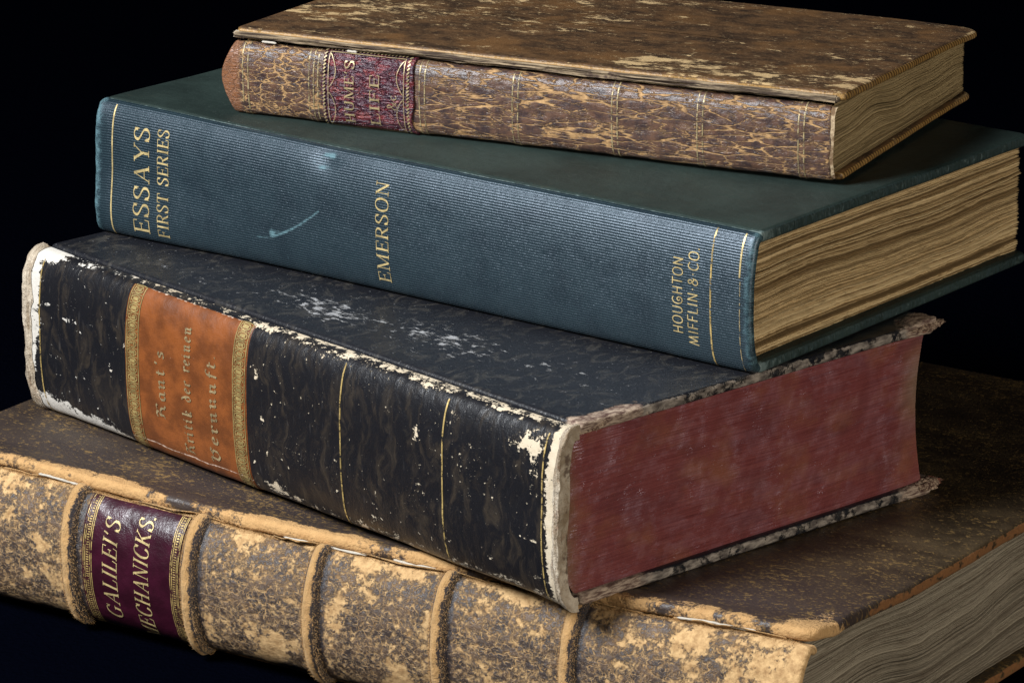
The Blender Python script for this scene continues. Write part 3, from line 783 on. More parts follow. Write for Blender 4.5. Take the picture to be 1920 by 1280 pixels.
# ================= bottom book: suede calf with raised bands =================
def bend4(P):
    x, y = P[..., 0], P[..., 1]
    f = 1 - sm(0.0, 5.0, y)
    P[..., 2] = P[..., 2] + sm(0.5, 3.0, P[..., 2]) * f * (0.24 * sm(18.5, 25, x) - 0.16 * np.exp(-((x - 10.5) / 5.5) ** 2))
    return P
B4.bend = bend4
BANDS = [1.55, 5.02, 8.62, 12.13, 15.68, 19.16]
def disp4(x, a):
    r = 0.035 * fbm(x * 0.5, a * 0.8, seed=21) + 0.012 * fbm(x * 3, a * 3, seed=22)
    for c in BANDS:
        r = r + 0.035 * np.exp(-((x - c) / 0.32) ** 2)
    return r - 0.05 * sm(0.35, 0.0, a) - 0.11 * sm(3.86, 4.10, a + 0.10 * fbm(x * 0.9, 2, seed=24))
B4.disp = disp4
bk = thing('leather_book', 'large tan and brown leather book with raised bands, lowest in the stack', 'book', B4)
def wear4(x, a):
    r = 0.30 * sm(3.2, 4.15, a) + 0.35 * sm(22.6, 24.6, x) + gauss(x, a, [(10.9, 1.0, 0.9, 0.5, 0.40), (14.6, 0.9, 0.8, 0.6, 0.45), (18.0, 1.1, 0.9, 0.7, 0.42), (21.6, 1.0, 1.0, 0.7, 0.3), (13.0, 2.6, 0.35, 0.5, 0.3), (4.3, 1.6, 0.5, 0.7, 0.32), (22.2, 3.4, 0.9, 0.4, 0.4)])
    return 1.25 * r + 0.05
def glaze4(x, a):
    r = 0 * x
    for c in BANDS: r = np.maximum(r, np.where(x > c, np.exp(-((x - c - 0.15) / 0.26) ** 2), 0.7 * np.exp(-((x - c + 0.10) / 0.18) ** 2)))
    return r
M_s4 = mat_suede_spine(); M_b4 = mat_old_board()
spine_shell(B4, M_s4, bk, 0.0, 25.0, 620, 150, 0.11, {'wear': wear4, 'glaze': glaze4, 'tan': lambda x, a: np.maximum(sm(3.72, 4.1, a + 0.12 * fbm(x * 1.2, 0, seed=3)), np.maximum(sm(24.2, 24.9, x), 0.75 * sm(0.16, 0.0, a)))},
            end_fn=lambda X, A: X + 0.06 * fbm(X * 0 + 3, A * 1.6, seed=4))
sp4 = bk.children[-1]
for c in BANDS:
    tt = np.linspace(-1, 1, 17); a = np.linspace(0.02, B4.A - 0.06, 130)
    Tg, Ag = np.meshgrid(tt, a, indexing='ij')
    wd = 0.235 * (1 + 0.22 * fbm(Ag * 1.7, c, seed=31))
    Xg = c + Tg * wd + 0.035 * fbm(Ag * 0.9, c * 3, seed=32) 
    Og = -0.028 + 0.200 * (1 - Tg ** 2) ** 0.85 + 0.035 * fbm(Xg * 5, Ag * 4, seed=33) * (1 - Tg ** 2)
    Og = Og * (0.35 + 0.65 * sm(0.0, 0.35, Ag)) * (0.45 + 0.55 * sm(B4.A, B4.A - 0.45, Ag))
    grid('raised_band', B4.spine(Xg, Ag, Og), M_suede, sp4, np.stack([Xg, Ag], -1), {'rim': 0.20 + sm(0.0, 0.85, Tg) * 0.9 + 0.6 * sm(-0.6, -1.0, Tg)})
def fuzz(name, base, tip, width, mat, parent):
    # raised fibres of the worn suede: one thin sliver each
    n = len(base); d = tip - base
    side = np.cross(d, np.random.default_rng(3).normal(0, 1, d.shape)); side /= np.linalg.norm(side, axis=1)[:, None] + 1e-9
    V_ = np.stack([base - side * width, base + side * width, tip], 1)
    return link(name, V_, np.arange(3 * n).reshape(-1, 3), mat, parent, None, {'rim': np.zeros(3 * n)}, smooth=False, kind='stuff')
rgf = np.random.default_rng(77)
fx, fa, fo, tx, ta, to = [], [], [], [], [], []
for c in BANDS[1:]:
    m = 2600
    tt = np.where(rgf.random(m) < 0.6, 1, -1) * rgf.uniform(0.55, 1.05, m); a_ = rgf.uniform(0.2, B4.A - 0.1, m)
    x_ = c + tt * 0.235; o_ = np.maximum(-0.01, -0.02 + 0.20 * np.maximum(1 - tt ** 2, 0) ** 0.85)
    ln = rgf.uniform(0.02, 0.085, m)
    fx.append(x_); fa.append(a_); fo.append(o_); tx.append(x_ + np.sign(tt) * ln * rgf.uniform(0.2, 1.1, m)); ta.append(a_ + rgf.normal(0, 0.03, m)); to.append(o_ + ln * rgf.uniform(0.2, 0.7, m))
m = 9000
x_ = rgf.uniform(2.0, 24.6, m); a_ = B4.A - rgf.uniform(0.0, 0.30, m) ; ln = rgf.uniform(0.02, 0.09, m)
fx.append(x_); fa.append(a_); fo.append(0 * x_); tx.append(x_ + rgf.normal(0, 0.04, m)); ta.append(a_ + rgf.normal(0, 0.05, m)); to.append(ln * 0.8)
cat_ = np.concatenate
fuzz('suede_fibre', B4.spine(cat_(fx), cat_(fa), cat_(fo)), B4.spine(cat_(tx), cat_(ta), cat_(to)), 0.0045, M_suede, sp4)
# label between the first two bands in view
M_l4 = mat_label('dark_plum_label', (0.022, 0.0035, 0.0085), (0.036, 0.005, 0.014), 0.0, 0.30, (0.05, 0.02, 0.02))
lab = patch('spine_label', B4, 5.42, 8.34, 0.10, 3.86, 0.022, 90, 130, M_l4, bk, attrs={'wear': lambda x, a: 0 * x + 0.25 * sm(0.25, 0.0, a)})
lab['label'] = 'dark plum title label with gilt lettering'
text('title_lettering', "GALILEI'S", ROMAN, B4, 6.48, 0.44, 0.78, 3.34, 0.032, M_gold, lab, italic=0.22, bold=0.92)
text('title_lettering', 'MECHANICKS.', ROMAN, B4, 7.42, 0.44, 0.34, 3.66, 0.032, M_gold, lab, italic=0.22, bold=0.95)
for xs in ((5.47, 5.52, 5.66, 5.71), (8.08, 8.13, 8.27, 8.31)):
    ps = [(seg(x, 0.12, x, 3.84, 60), 0.022) for x in xs]
    for k in np.arange(0.14, 3.84, 0.062):
        ps.append((seg(xs[1] + 0.035, k, xs[2] - 0.035, k, 3), 0.030))
    ribbons('gilt_border', ps, B4, 0.031, M_gold_worn, lab)

def rust4(P, T, S_):
    return S_ * (0.62 * sm(24.5, 24.9, P[..., 0]) * sm(1.4, 3.2, P[..., 1]))
def w4b(P, T, S_):
    x, y = P[..., 0], P[..., 1]
    j = sm(0.62, 0.12, y + 0.25 * fbm(x * 0.7, 0, seed=9))
    cor = np.exp(-((x - 25.0) / 1.1) ** 2 - ((y - 0.0) / 1.5) ** 2)
    j = j * (0.64 + 0.42 * fbm(x * 0.8, 3, seed=10))
    return np.maximum(np.maximum(j, cor), np.maximum(0.28 * sm(0.25, 0.0, T), 0.2 * sm(23.6, 24.9, x) * sm(3.0, 0.5, y)))
def gilt4(P, T, S_):
    t = T; return np.exp(-((t - 0.55) / 0.035) ** 2) + 0.8 * np.exp(-((t - 0.68) / 0.03) ** 2)
def d4(P, T, S_):
    x, y = P[..., 0], P[..., 1]
    P[..., 2] += 0.03 * fbm(x * 0.35, y * 0.35, seed=12, octv=2) * sm(0.0, 1.0, T)
    wob = 0.035 * fbm(x * 1.7, y * 1.7, P[..., 2] * 2, seed=13)
    P[..., 0] += wob * (x > 24); P[..., 1] += (0.08 * fbm(x * 0.9, 0, P[..., 2], seed=14) + 0.03 * fbm(x * 5, 0, P[..., 2] * 4, seed=15)) * sm(1.0, 0.3, y)
    P[..., 2] += 0.05 * sm(1.0, 0.1, y) - 0.05 * np.exp(-((y - 0.95) / 0.3) ** 2)
    return P
AT4 = {'wear': w4b, 'rust': rust4, 'gilt': gilt4, 'nearspine': lambda P, T, S_: sm(7, 0, P[..., 1])}
board('upper_board', B4, 0.05, 25.0, -0.02, 18.6, 3.34, 3.655, 0.13, (0.2, 0.3, 0.35, 0.3), M_b4, bk, disp=d4, attrs=AT4, dens=10)
board('lower_board', B4, 0.05, 25.0, 0.02, 18.6, 0.0, 0.31, 0.12, (0.2, 0.3, 0.35, 0.3), M_b4, bk, disp=None, attrs=AT4, dens=6)
def wave4(x, y, zr):
    wv = 0.27 * np.sin(y * 0.85 - 1.2 + 0.8 * np.sin(y * 0.31)) + 0.05 * np.sin(y * 2.1 + zr * 1.2) + 0.07 * fbm(y * 0.9, zr * 3, seed=44)
    return wv * np.sin(math.pi * np.clip(zr, 0, 1)) * 0.62 * sm(-0.2, 2.2, y)
M_p4 = mat_paper('grey_old_paper', (0.155, 0.125, 0.088), (0.30, 0.255, 0.185), (0.095, 0.066, 0.042))
leaves('page_block', B4, 0.4, 24.66, 0.06, 18.2, 0.32, 3.33, 120, M_p4, bk, wave4, 0.030, 0.12, 0.16, 41, nt=200, wob=0.03)
box_core('page_core', B4, 0.9, 24.2, 0.3, 17.7, 0.36, 3.30, M_core, bk, wave4)
# cracked joint: pale thread shows where spine and board have parted, and flaps of leather curl away
def flap(book, x0, x1, a0, wdt, lift, seed, name='torn_flap', mat=None):
    n, m = 40, 12
    s = np.linspace(0, 1, n); v = np.linspace(0, 1, m)
    Sg, Vg = np.meshgrid(s, v, indexing='ij')
    wdh = wdt * (0.25 + 0.75 * np.sin(math.pi * Sg) ** 0.7) * (1 + 0.25 * fbm(Sg * 6, 0, seed=seed))
    X = x0 + (x1 - x0) * Sg + 0.05 * fbm(Sg * 5, Vg, seed=seed + 1)
    A_ = a0 - wdh * Vg + 0.06 * fbm(Sg * 4, 0, seed=seed + 2)
    O = 0.02 + lift * (0.4 + 0.6 * np.sin(math.pi * Sg)) * Vg ** 1.5 + 0.03 * fbm(Sg * 7, Vg * 2, seed=seed + 3)
    P1 = book.spine(X, A_, O); P2 = book.spine(X, A_, O - 0.035)
    P = np.concatenate([P1, P2[:, ::-1]], 1)
    return grid(name, P, mat or M_suede, bk, None, {'rim': np.concatenate([0.25 + 0.2 * Vg, 0.3 + 0 * Vg], 1)}, wrap_v=True)
flap(B4, 6.3, 9.1, 4.12, 0.22, 0.10, 61)
flap(B4, 10.6, 12.2, 4.10, 0.28, 0.16, 65)
flap(B4, 12.4, 16.4, 4.13, 0.24, 0.10, 69)
flap(B4, 16.8, 20.6, 4.13, 0.20, 0.09, 73)
flap(B4, 21.4, 24.3, 4.13, 0.26, 0.12, 77)
flap(B4, 2.4, 5.6, 4.13, 0.16, 0.07, 81)

def tube(name, pts, r, mat, parent, book, ns=6, rag=0.3, seed=1):
    p = np.asarray(pts, float); d = np.gradient(p, axis=0); d /= np.linalg.norm(d, axis=1)[:, None] + 1e-9
    up = np.array([0.0, 0.0, 1.0]); s = np.cross(d, up); s /= np.linalg.norm(s, axis=1)[:, None] + 1e-9; q = np.cross(s, d)
    th = np.linspace(0, 2 * math.pi, ns, endpoint=False)
    rr = r * (1 + rag * fbm(np.arange(len(p))[:, None] * 0.5, th[None] * 0.8, seed=seed))
    rr[0] *= 0.2; rr[-1] *= 0.2
    P = p[:, None] + rr[..., None] * (np.cos(th)[None, :, None] * s[:, None] + np.sin(th)[None, :, None] * q[:, None])
    return grid(name, book.warp(P), mat, parent, wrap_v=True)
M_thread = mat_plain('pale_linen', (0.55, 0.50, 0.42), 0.85, 0.2, 30.0, 0.0002)
for x0, x1 in ((3.6, 5.2), (10.9, 13.3), (14.0, 15.2), (21.6, 23.6)):
    x = np.linspace(x0, x1, 30)
    tube('joint_thread', np.stack([x, -0.085 + 0.03 * fbm(x * 1.5, 0, seed=6), 3.475 + 0.03 * fbm(x * 2, 1, seed=7)], -1), 0.030, M_thread, bk, B4, rag=0.6, seed=int(x0 * 10))

# ================= second book: black, red edges =================
def disp3(x, a):
    return 0.030 * fbm(x * 0.45, a * 0.7, seed=51) + 0.008 * fbm(x * 2.5, a * 2.5, seed=52) + 0.03 * sm(17.5, 19, x) + 0.03 * sm(1.2, 0.2, x)
B3.disp = disp3
bk = thing('black_book', 'black scuffed book with orange title label and red page edges', 'book', B3)
CH = [(1.55, 2.95, 0.42, 0.10, 0.62), (1.9, 2.78, 0.5, 0.07, 0.55), (2.5, 2.95, 0.12, 0.22, 0.4), (0.75, 3.2, 0.5, 0.09, 0.55), (8.75, 3.3, 0.12, 0.16, 0.62), (8.6, 1.1, 0.1, 0.12, 0.6), (9.3, 0.60, 0.45, 0.20, 0.95), (10.0, 0.45, 0.5, 0.15, 0.7), (14.4, 3.3, 0.14, 0.42, 0.6), (14.5, 2.0, 0.2, 0.5, 0.34),
      (18.2, 3.90, 0.55, 0.35, 0.90), (17.6, 3.9, 0.5, 0.25, 0.55), (18.3, 3.4, 0.22, 0.4, 0.55), (15.6, 3.75, 0.2, 0.4, 0.5), (18.1, 1.75, 0.6, 0.05, 0.6), (18.4, 0.9, 0.4, 0.12, 0.55), (16.8, 1.0, 0.25, 0.2, 0.4), (9.0, 2.2, 0.15, 0.2, 0.5), (10.4, 1.6, 0.2, 0.15, 0.45), (12.9, 0.8, 0.3, 0.15, 0.5), (13.4, 3.5, 0.2, 0.15, 0.5), (16.3, 3.4, 0.35, 0.12, 0.55), (5.0, 0.2, 0.1, 0.1, 0.1), (1.2, 1.6, 0.12, 0.1, 0.5), (3.2, 2.1, 0.12, 0.1, 0.5)]
def wear3(x, a):
    top = sm(4.12, 4.52, a + 0.16 * fbm(x * 1.1, 2, seed=55)) * (0.44 + 0.17 * sm(7.0, 10.0, x))
    bot = sm(0.80, 0.38, a + 0.15 * fbm(x * 0.9, 5, seed=60)) * (0.36 + 0.16 * sm(8, 14, x))
    head = 0.85 * sm(0.45, 0.02, x + 0.45 * fbm(a * 0.9, 1, seed=56))
    hb = sm(1.25, 0.55, a + 0.10 * x + 0.12 * fbm(x * 1.5, 6, seed=61)) * sm(4.6, 3.0, x)
    ht = sm(4.0, 4.3, a - 0.2 * x + 0.1) * sm(1.6, 0.6, x)
    tail = sm(18.62, 18.92, x + 0.15 * fbm(a * 1.2, 4, seed=57))
    r = np.maximum.reduce([top, bot, head, hb, ht, tail, gauss(x, a, CH)])
    return r
M_s3, M_b3, M_red = mat_black_spine(), mat_black_board(), mat_red_edge()
spine_shell(B3, M_s3, bk, -0.12, 19.1, 520, 170, 0.09, {'wear': wear3, 'pale': lambda x, a: sm(4.5, 2.5, x)},
            end_fn=lambda X, A: X + 0.10 * fbm(A * 1.3, 3.0 + 0 * X, seed=58) * sm(2.5, 0.0, X) + 0.05 * fbm(A * 1.8, 7.0 + 0 * X, seed=59) * sm(17.5, 19.0, X))
M_or = mat_label('orange_calf_label', (0.115, 0.034, 0.009), (0.205, 0.060, 0.014), 0.0, 0.42, (0.62, 0.46, 0.36))
def wl3(x, a):
    line = 0.36 - 0.0 * x + 0.04 * np.sin(x * 2)
    return np.maximum(np.maximum(0.62 * np.exp(-((a - 0.60 + 0.05 * fbm(x * 2.1, 1, seed=91)) / 0.035) ** 2), 0.55 * sm(4.28, 4.42, a)), 0.42 * sm(0.12, 0.02, a))
lab = patch('spine_label', B3, 3.84, 8.42, 0.06, 4.40, 0.020, 130, 150, M_or, bk, attrs={'wear': wl3})
lab['label'] = 'orange leather title label with blackletter gilt lettering'
text('title_lettering', "Kant's", BLACK, B3, 5.36, 0.35, 1.36, 3.08, 0.034, M_gold_dim, lab, jitter=0.01, bold=1.0)
text('title_lettering', 'Kritik der reinen', BLACK, B3, 6.34, 0.35, 0.70, 3.88, 0.034, M_gold_dim, lab, jitter=0.01, bold=1.0)
text('title_lettering', 'Vernunft.', BLACK, B3, 7.30, 0.35, 0.72, 3.42, 0.034, M_gold_dim, lab, jitter=0.01, bold=1.05)
for x0, x1 in ((3.90, 4.36), (7.94, 8.38)):
    ps = [(seg(x0, 0.08, x0, 4.38, 60), 0.030), (seg(x1, 0.08, x1, 4.38, 60), 0.030), (seg(x0 + 0.06, 0.08, x0 + 0.06, 4.38, 60), 0.015)]
    for k, c in enumerate(np.arange(0.20, 4.36, 0.215)):
        ph = np.linspace(0, 2 * math.pi, 17); xm = (x0 + x1) / 2
        ps.append((np.stack([xm + 0.165 * np.cos(ph), c + 0.080 * np.sin(ph)], -1), 0.030))
        ps.append((seg(xm - 0.10, c, xm + 0.10, c, 4), 0.085))
        ps.append((seg(x0 + 0.03, c + 0.10, xm, c + 0.115, 4), 0.022)); ps.append((seg(x1 - 0.03, c + 0.10, xm, c + 0.115, 4), 0.022))
    ribbons('gilt_border', ps, B3, 0.032, mat_gold('worn_ornament_gilt', 0.40, (0.46, 0.34, 0.13), 4.0), lab)
for x in (0.42, 11.81, 15.33, 18.62):
    ribbons('gilt_line', [(np.stack([x + 0.012 * fbm(np.linspace(0, 5, 90), x, seed=3), np.linspace(0.15, 4.25, 90)], -1), 0.045)], B3, 0.016, M_gold_worn, bk)
def w3b(P, T, S_):
    x, y = P[..., 0], P[..., 1]
    e = 0.40 * S_ * (0.75 + 0.5 * fbm(x * 0.5, y * 0.5, seed=71)) + 0.34 * sm(0.16, 0.0, T)
    j = 0.18 * sm(0.35, 0.05, y)
    return np.maximum(e * (y > 0.3), j)
def t3b(P, T, S_):
    x, y = P[..., 0], P[..., 1]
    near = sm(3.0, 1.2, y) * sm(18.3, 18.9, x) * sm(0.9, 0.1, T)
    far = np.exp(-((x - 19.1) / 0.8) ** 2 - ((y - 11.3) / 1.3) ** 2)
    return np.maximum(near, far)
def z3b(P, T, S_):
    x, y = P[..., 0], P[..., 1]
    return gauss(x, y, [(9.0, 1.6, 2.4, 0.9, 1.0), (12.5, 2.0, 2.6, 0.9, 0.9), (5.0, 1.2, 3.0, 0.9, 0.45), (16, 2.3, 2.0, 0.8, 0.5), (10, 1.2, 6, 1.0, 0.4)])
def d3(P, T, S_):
    x, y, z = P[..., 0].copy(), P[..., 1].copy(), P[..., 2].copy()
    far = np.exp(-((x - 19.1) / 0.9) ** 2 - ((y - 11.3) / 1.1) ** 2)
    P[..., 0] += S_ * (0.030 * fbm(y * 1.2, z * 2, seed=81) + 0.010 * fbm(y * 6, z * 9, seed=82)) * (x > 18)
    rg = fbm(x * 2.2, y * 2.2, z * 6, seed=83)
    P[..., 2] += far * (0.10 * rg + 0.03 * np.sign(z - (z0_mid))) + 0.012 * fbm(x * 0.7, y * 0.7, seed=84) * sm(0, 1, T)
    P[..., 0] += far * 0.08 * rg; P[..., 1] += far * 0.10 * fbm(x * 3, y * 3, z * 8, seed=85)
    return P
AT3 = {'wear': w3b, 'torn': t3b, 'zone': z3b}
z0_mid = 4.05
board('upper_board', B3, 0.0, 19.1, 0.16, 11.37, 3.91, 4.19, 0.10, (0.08, 0.1, 0.25, 0.2), M_b3, bk, disp=d3, attrs=AT3, dens=14)
z0_mid = 0.14
board('lower_board', B3, 0.0, 19.1, 0.16, 11.37, 0.002, 0.28, 0.10, (0.08, 0.1, 0.25, 0.2), M_b3, bk, disp=d3, attrs=AT3, dens=14)
# groove strip of leather along the joint
x = np.linspace(0.1, 18.6, 200); th = np.linspace(0, 2 * math.pi, 12, endpoint=False)
Xg, Tg = np.meshgrid(x, th, indexing='ij')
# red stained text block: trimmed edges, hollow fore edge
ny, nz = 180, 220
def red_block():
    V_, F_, U_, A_, base = [], [], [], [], 0
    zr = np.linspace(0, 1, nz); zz = 0.27 + (3.93 - 0.27) * zr
    lay = np.random.default_rng(5).normal(0, 1, nz)
    ycut = 11.05 - 0.24 * np.sin(math.pi * zr) ** 0.9
    ysp = 0.16 - 0.50 * np.sin(math.pi * zr) ** 0.6
    t = np.linspace(0, 1, ny)
    Zg, Tg = np.meshgrid(zz, t, indexing='xy')
    Yg = ysp[None] + (ycut - ysp)[None] * Tg
    wv = 0.05 * np.sin(Yg * 0.7) * np.sin(math.pi * zr)[None]
    Xg = 18.93 + 0.003 * lay[None] + 0.008 * fbm(Yg * 0.6, Zg * 9, seed=91) + 0.02 * fbm(Yg * 0.4, Zg * 0.5, seed=92) - 0.03 * sm(0.5, 0.0, Yg)
    P = np.stack([Xg, Yg, Zg + wv], -1)
    V_.append(P.reshape(-1, 3)); F_.append(gridfaces(ny, nz) + base); base += ny * nz
    U_.append(np.stack([Yg, Zg], -1).reshape(-1, 2))
    A_.append((sm(10.0, 11.0, Yg) * np.exp(-((Zg - 2.6) / 0.9) ** 2) * 0.75 + 0.0 * Yg).ravel())
    tx = np.linspace(0, 1, 60)
    Zf, Tf = np.meshgrid(zz, tx, indexing='xy')
    Xf = 18.93 - 18.7 * Tf; Xf[0] = Xg[-1]
    Yf = ycut[None] + 0.006 * lay[None] + 0 * Tf; Yf[0] = Yg[-1]
    Zw = Zf + wv[-1][None]
    V_.append(np.stack([Xf, Yf, Zw], -1).reshape(-1, 3)); F_.append(gridfaces(60, nz) + base); base += 60 * nz
    U_.append(np.stack([11 + (18.93 - Xf), Zf], -1).reshape(-1, 2)); A_.append((0.6 * np.exp(-((Zf - 2.6) / 0.9) ** 2)).ravel())
    Xh = 0.2 + 0 * Yg
    V_.append(np.stack([Xh, Yg, Zg + wv], -1).reshape(-1, 3)); F_.append(gridfaces(ny, nz, flip=True) + base); base += ny * nz
    U_.append(np.stack([Yg + 40, Zg], -1).reshape(-1, 2)); A_.append(0 * Yg.ravel())
    return link('page_block', B3.warp(np.concatenate(V_)), np.concatenate(F_), M_red, bk, np.concatenate(U_), {'fadeage': np.concatenate(A_)})
red_block()
# torn paper and leather at tail and head of the spine
def torn_cap(x_edge, sgn, wout, win, seed, name, flare=0.0, a0=0.05, a1=None):
    na, nw = 190, 34
    a = np.linspace(a0, a1 or B3.A - 0.02, na); w_ = np.linspace(0, 1, nw)
    Ag, Wg = np.meshgrid(a, w_, indexing='ij')
    rag = 1 + 0.45 * fbm(Ag * 1.5, 0, seed=seed) + 0.2 * fbm(Ag * 6, 0, seed=seed + 1)
    xo = x_edge - sgn * wout * rag * (1 - np.clip(Wg / 0.5, 0, 1)) + sgn * (0.05 * fbm(Ag * 1.1, 3, seed=seed + 2) + 0.05)
    tip = np.exp(-((Wg - 0.5) / 0.12) ** 2)
    xo = xo + sgn * 0.05 * tip * (1 + fbm(Ag * 5, 2, seed=seed + 3))
    off = 0.016 + 0.05 * sm(0.05, 0.4, Wg) - (win * sm(0.45, 1.0, Wg)) + 0.055 * fbm(Ag * 1.1, Wg * 12, seed=seed + 4) * sm(0.03, 0.15, Wg)
    off = off + flare * sm(0.2, 0.6, Wg)
    return grid(name, B3.spine(xo, Ag, off), M_cream, bk, None, flip=(sgn < 0))
torn_cap(19.10, 1, 0.20, 0.34, 301, 'torn_tail_cap')
torn_cap(-0.10, -1, 0.26, 0.30, 321, 'torn_head_cap')
def crumple(name, cx, cy, cz, rx, ry, rz, seed, mat, parent, book, nu=70, nv=40):
    ph = np.linspace(0.02, math.pi - 0.02, nv); th = np.linspace(0, 2 * math.pi, nu, endpoint=False)
    Ph, Th = np.meshgrid(ph, th, indexing='ij')
    d = np.stack([np.sin(Ph) * np.cos(Th), np.sin(Ph) * np.sin(Th), np.cos(Ph)], -1)
    d = np.sign(d) * np.abs(d) ** 0.8
    r = 1 + 0.35 * fbm(d[..., 0] * 1.6, d[..., 1] * 1.6, d[..., 2] * 3.5, seed=seed) + 0.26 * fbm(d[..., 0] * 5, d[..., 1] * 4, d[..., 2] * 11, seed=seed + 1)
    P = np.array([cx, cy, cz]) + d * r[..., None] * np.array([rx, ry, rz])
    return grid(name, book.warp(P), mat, parent, wrap_v=True)
M_frayed = mat_torn('frayed_leather', (0.07, 0.034, 0.024), (0.40, 0.29, 0.20), (0.16, 0.05, 0.028), 3.0, 14.0)
crumple('torn_corner', 18.96, 10.98, 4.06, 0.20, 0.58, 0.12, 401, M_frayed, bk, B3)
crumple('torn_corner', 19.0, 0.95, 4.03, 0.09, 0.80, 0.12, 411, M_frayed, bk, B3)
crumple('torn_corner', 19.00, 11.15, 0.20, 0.16, 0.45, 0.13, 421, M_frayed, bk, B3)

# ================= third book: blue ribbed cloth =================
NR = 58
def rib2(x, a): return np.cos(2 * math.pi * a / B2.A * NR)
def ldisp2(x, a): return 0.014 * fbm(x * 0.5, a * 0.9, seed=101) + 0.003
def disp2(x, a):
    return 0.0036 * rib2(x, a) * sm(0.12, 0.30, x) * sm(19.42, 19.2, x) * sm(3.62, 3.4, a) + 0.014 * fbm(x * 0.5, a * 0.9, seed=101) - 0.05 * np.exp(-((x - 7.2) / 0.35) ** 2 - ((a - 3.15) / 0.25) ** 2)
B2.disp = disp2; B2.ldisp = ldisp2
def bend2(P):
    x, y, z = P[..., 0], P[..., 1], P[..., 2]
    h = sm(6, 0, x) * sm(2.5, -0.3, y)
    P[..., 1] = y - 0.22 * h * sm(1.8, 0.0, z) + 0.0
    P[..., 2] = z + 0.06 * sm(8, 0, x) * sm(1.0, 3.0, z) * sm(4, 0, y)
    return P
B2.bend = bend2
bk = thing('blue_book', 'blue ribbed cloth book with gilt lettering and rough cut tan pages', 'book', B2)
def fade2(x, a):
    e = np.maximum(0.85 * sm(0.25, -0.15, x), sm(19.05, 19.45, x) * 0.62)
    e = np.maximum(e, 0.55 * sm(0.10, 0.0, a)); e = np.maximum(e, 0.45 * sm(3.45, 3.6, a))
    # a teal rub near the top and a hooked scratch lower down
    e = np.maximum(e, gauss(x, a, [(7.25, 3.30, 0.26, 0.10, 1.05), (7.12, 2.98, 0.24, 0.09, 0.9), (7.0, 3.1, 0.4, 0.25, 0.5), (5.55, 1.12, 0.13, 0.15, 1.0), (5.7, 1.15, 0.3, 0.1, 0.6)]))
    t = np.clip((x - 5.45) / 1.6, 0, 1)
    ac = 1.02 + 0.90 * t ** 1.35
    e = np.maximum(e, 0.85 * np.exp(-((a - ac) / 0.055) ** 2) * sm(5.4, 5.5, x) * sm(7.12, 7.0, x))
    e = np.maximum(e, 0.6 * np.exp(-((a - 0.98 + 0.10 * (5.45 - x)) / 0.05) ** 2) * sm(4.7, 5.2, x) * sm(5.6, 5.5, x))
    e = np.maximum(e, 0.5 * np.exp(-((x - 5.95) / 0.03) ** 2) * sm(0.35, 0.45, a) * sm(0.85, 0.75, a))
    return e
M_s2, M_b2 = mat_cloth_spine(), mat_cloth_board()
spine_shell(B2, M_s2, bk, -0.20, 19.5, 330, 420, 0.12, {'fade': fade2, 'rib': rib2}, end_fn=lambda X, A: X + (0.045 * fbm(A * 1.4, 1 + 0 * X, seed=111) + 0.02 * fbm(A * 7, 4 + 0 * X, seed=112)) * sm(1.0, 0.0, X) + 0.035 * fbm(A * 1.3, 9 + 0 * X, seed=113) * sm(18.8, 19.5, X))
OFF2 = 0.006
text('title_lettering', 'ESSAYS', ROMAN, B2, 1.64, 0.50, 0.42, 3.02, OFF2, M_gold, bk, bold=0.85)
text('title_lettering', 'FIRST SERIES', ROMAN, B2, 2.26, 0.36, 0.40, 3.06, OFF2, M_gold, bk, bold=0.92)
text('author_lettering', 'EMERSON', ROMAN, B2, 9.17, 0.38, 0.50, 2.96, OFF2, M_gold, bk, bold=0.85)
text('publisher_lettering', 'HOUGHTON', SANS, B2, 17.66, 0.27, 0.88, 2.66, OFF2, M_gold, bk, bold=1.15)
text('publisher_lettering', 'MIFFLIN-&-CO.', SANS, B2, 18.08, 0.27, 0.66, 2.94, OFF2, M_gold, bk, bold=1.15)
for x, a0, a1, m in ((0.42, 0.12, 3.42, M_gold), (18.43, 0.10, 3.46, M_gold_worn), (19.20, 2.45, 3.46, M_gold), (19.22, 0.2, 2.4, M_gold_faint)):
    ribbons('gilt_line', [(seg(x, a0, x, a1, 120), 0.042 if m is not M_gold_faint else 0.025)], B2, OFF2, m, bk)
def w2b(P, T, S_):
    x, y = P[..., 0], P[..., 1]
    return 0.22 * S_ + 0.30 * sm(0.10, 0.0, T) + 0.22 * sm(0.25, 0.05, y) + 0.3 * np.exp(-((x - 19.5) / 0.4) ** 2 - (y / 0.6) ** 2)
def d2(P, T, S_):
    x, y, z = P[..., 0], P[..., 1], P[..., 2]
    P[..., 2] = z + 0.02 * fbm(x * 0.3, y * 0.3, seed=121, octv=2) * sm(0, 1, T)
    P[..., 0] = P[..., 0] + 0.025 * fbm(y * 0.9, z * 2, seed=122) * (x > 19)
    return P
AT2 = {'wear': w2b}
board('upper_board', B2, -0.08, 19.5, 0.02, 11.08, 3.01, 3.312, 0.11, (0.06, 0.10, 0.2, 0.2), M_b2, bk, disp=d2, attrs=AT2)
board('lower_board', B2, -0.08, 19.5, 0.02, 11.08, 0.004, 0.30, 0.11, (0.06, 0.10, 0.2, 0.2), M_b2, bk, disp=None, attrs=AT2)
def wave2(x, y, zr):
    return (0.07 * np.sin(y * 0.62 + 0.4) + 0.018 * np.sin(y * 1.9 + zr * 5) + 0.03 * fbm(y * 1.1, zr * 4, seed=131)) * np.sin(math.pi * np.clip(zr, 0, 1)) * sm(0, 1.5, y)
M_p2 = mat_paper('tan_rough_paper', (0.20, 0.125, 0.052), (0.64, 0.475, 0.25), (0.14, 0.085, 0.036))
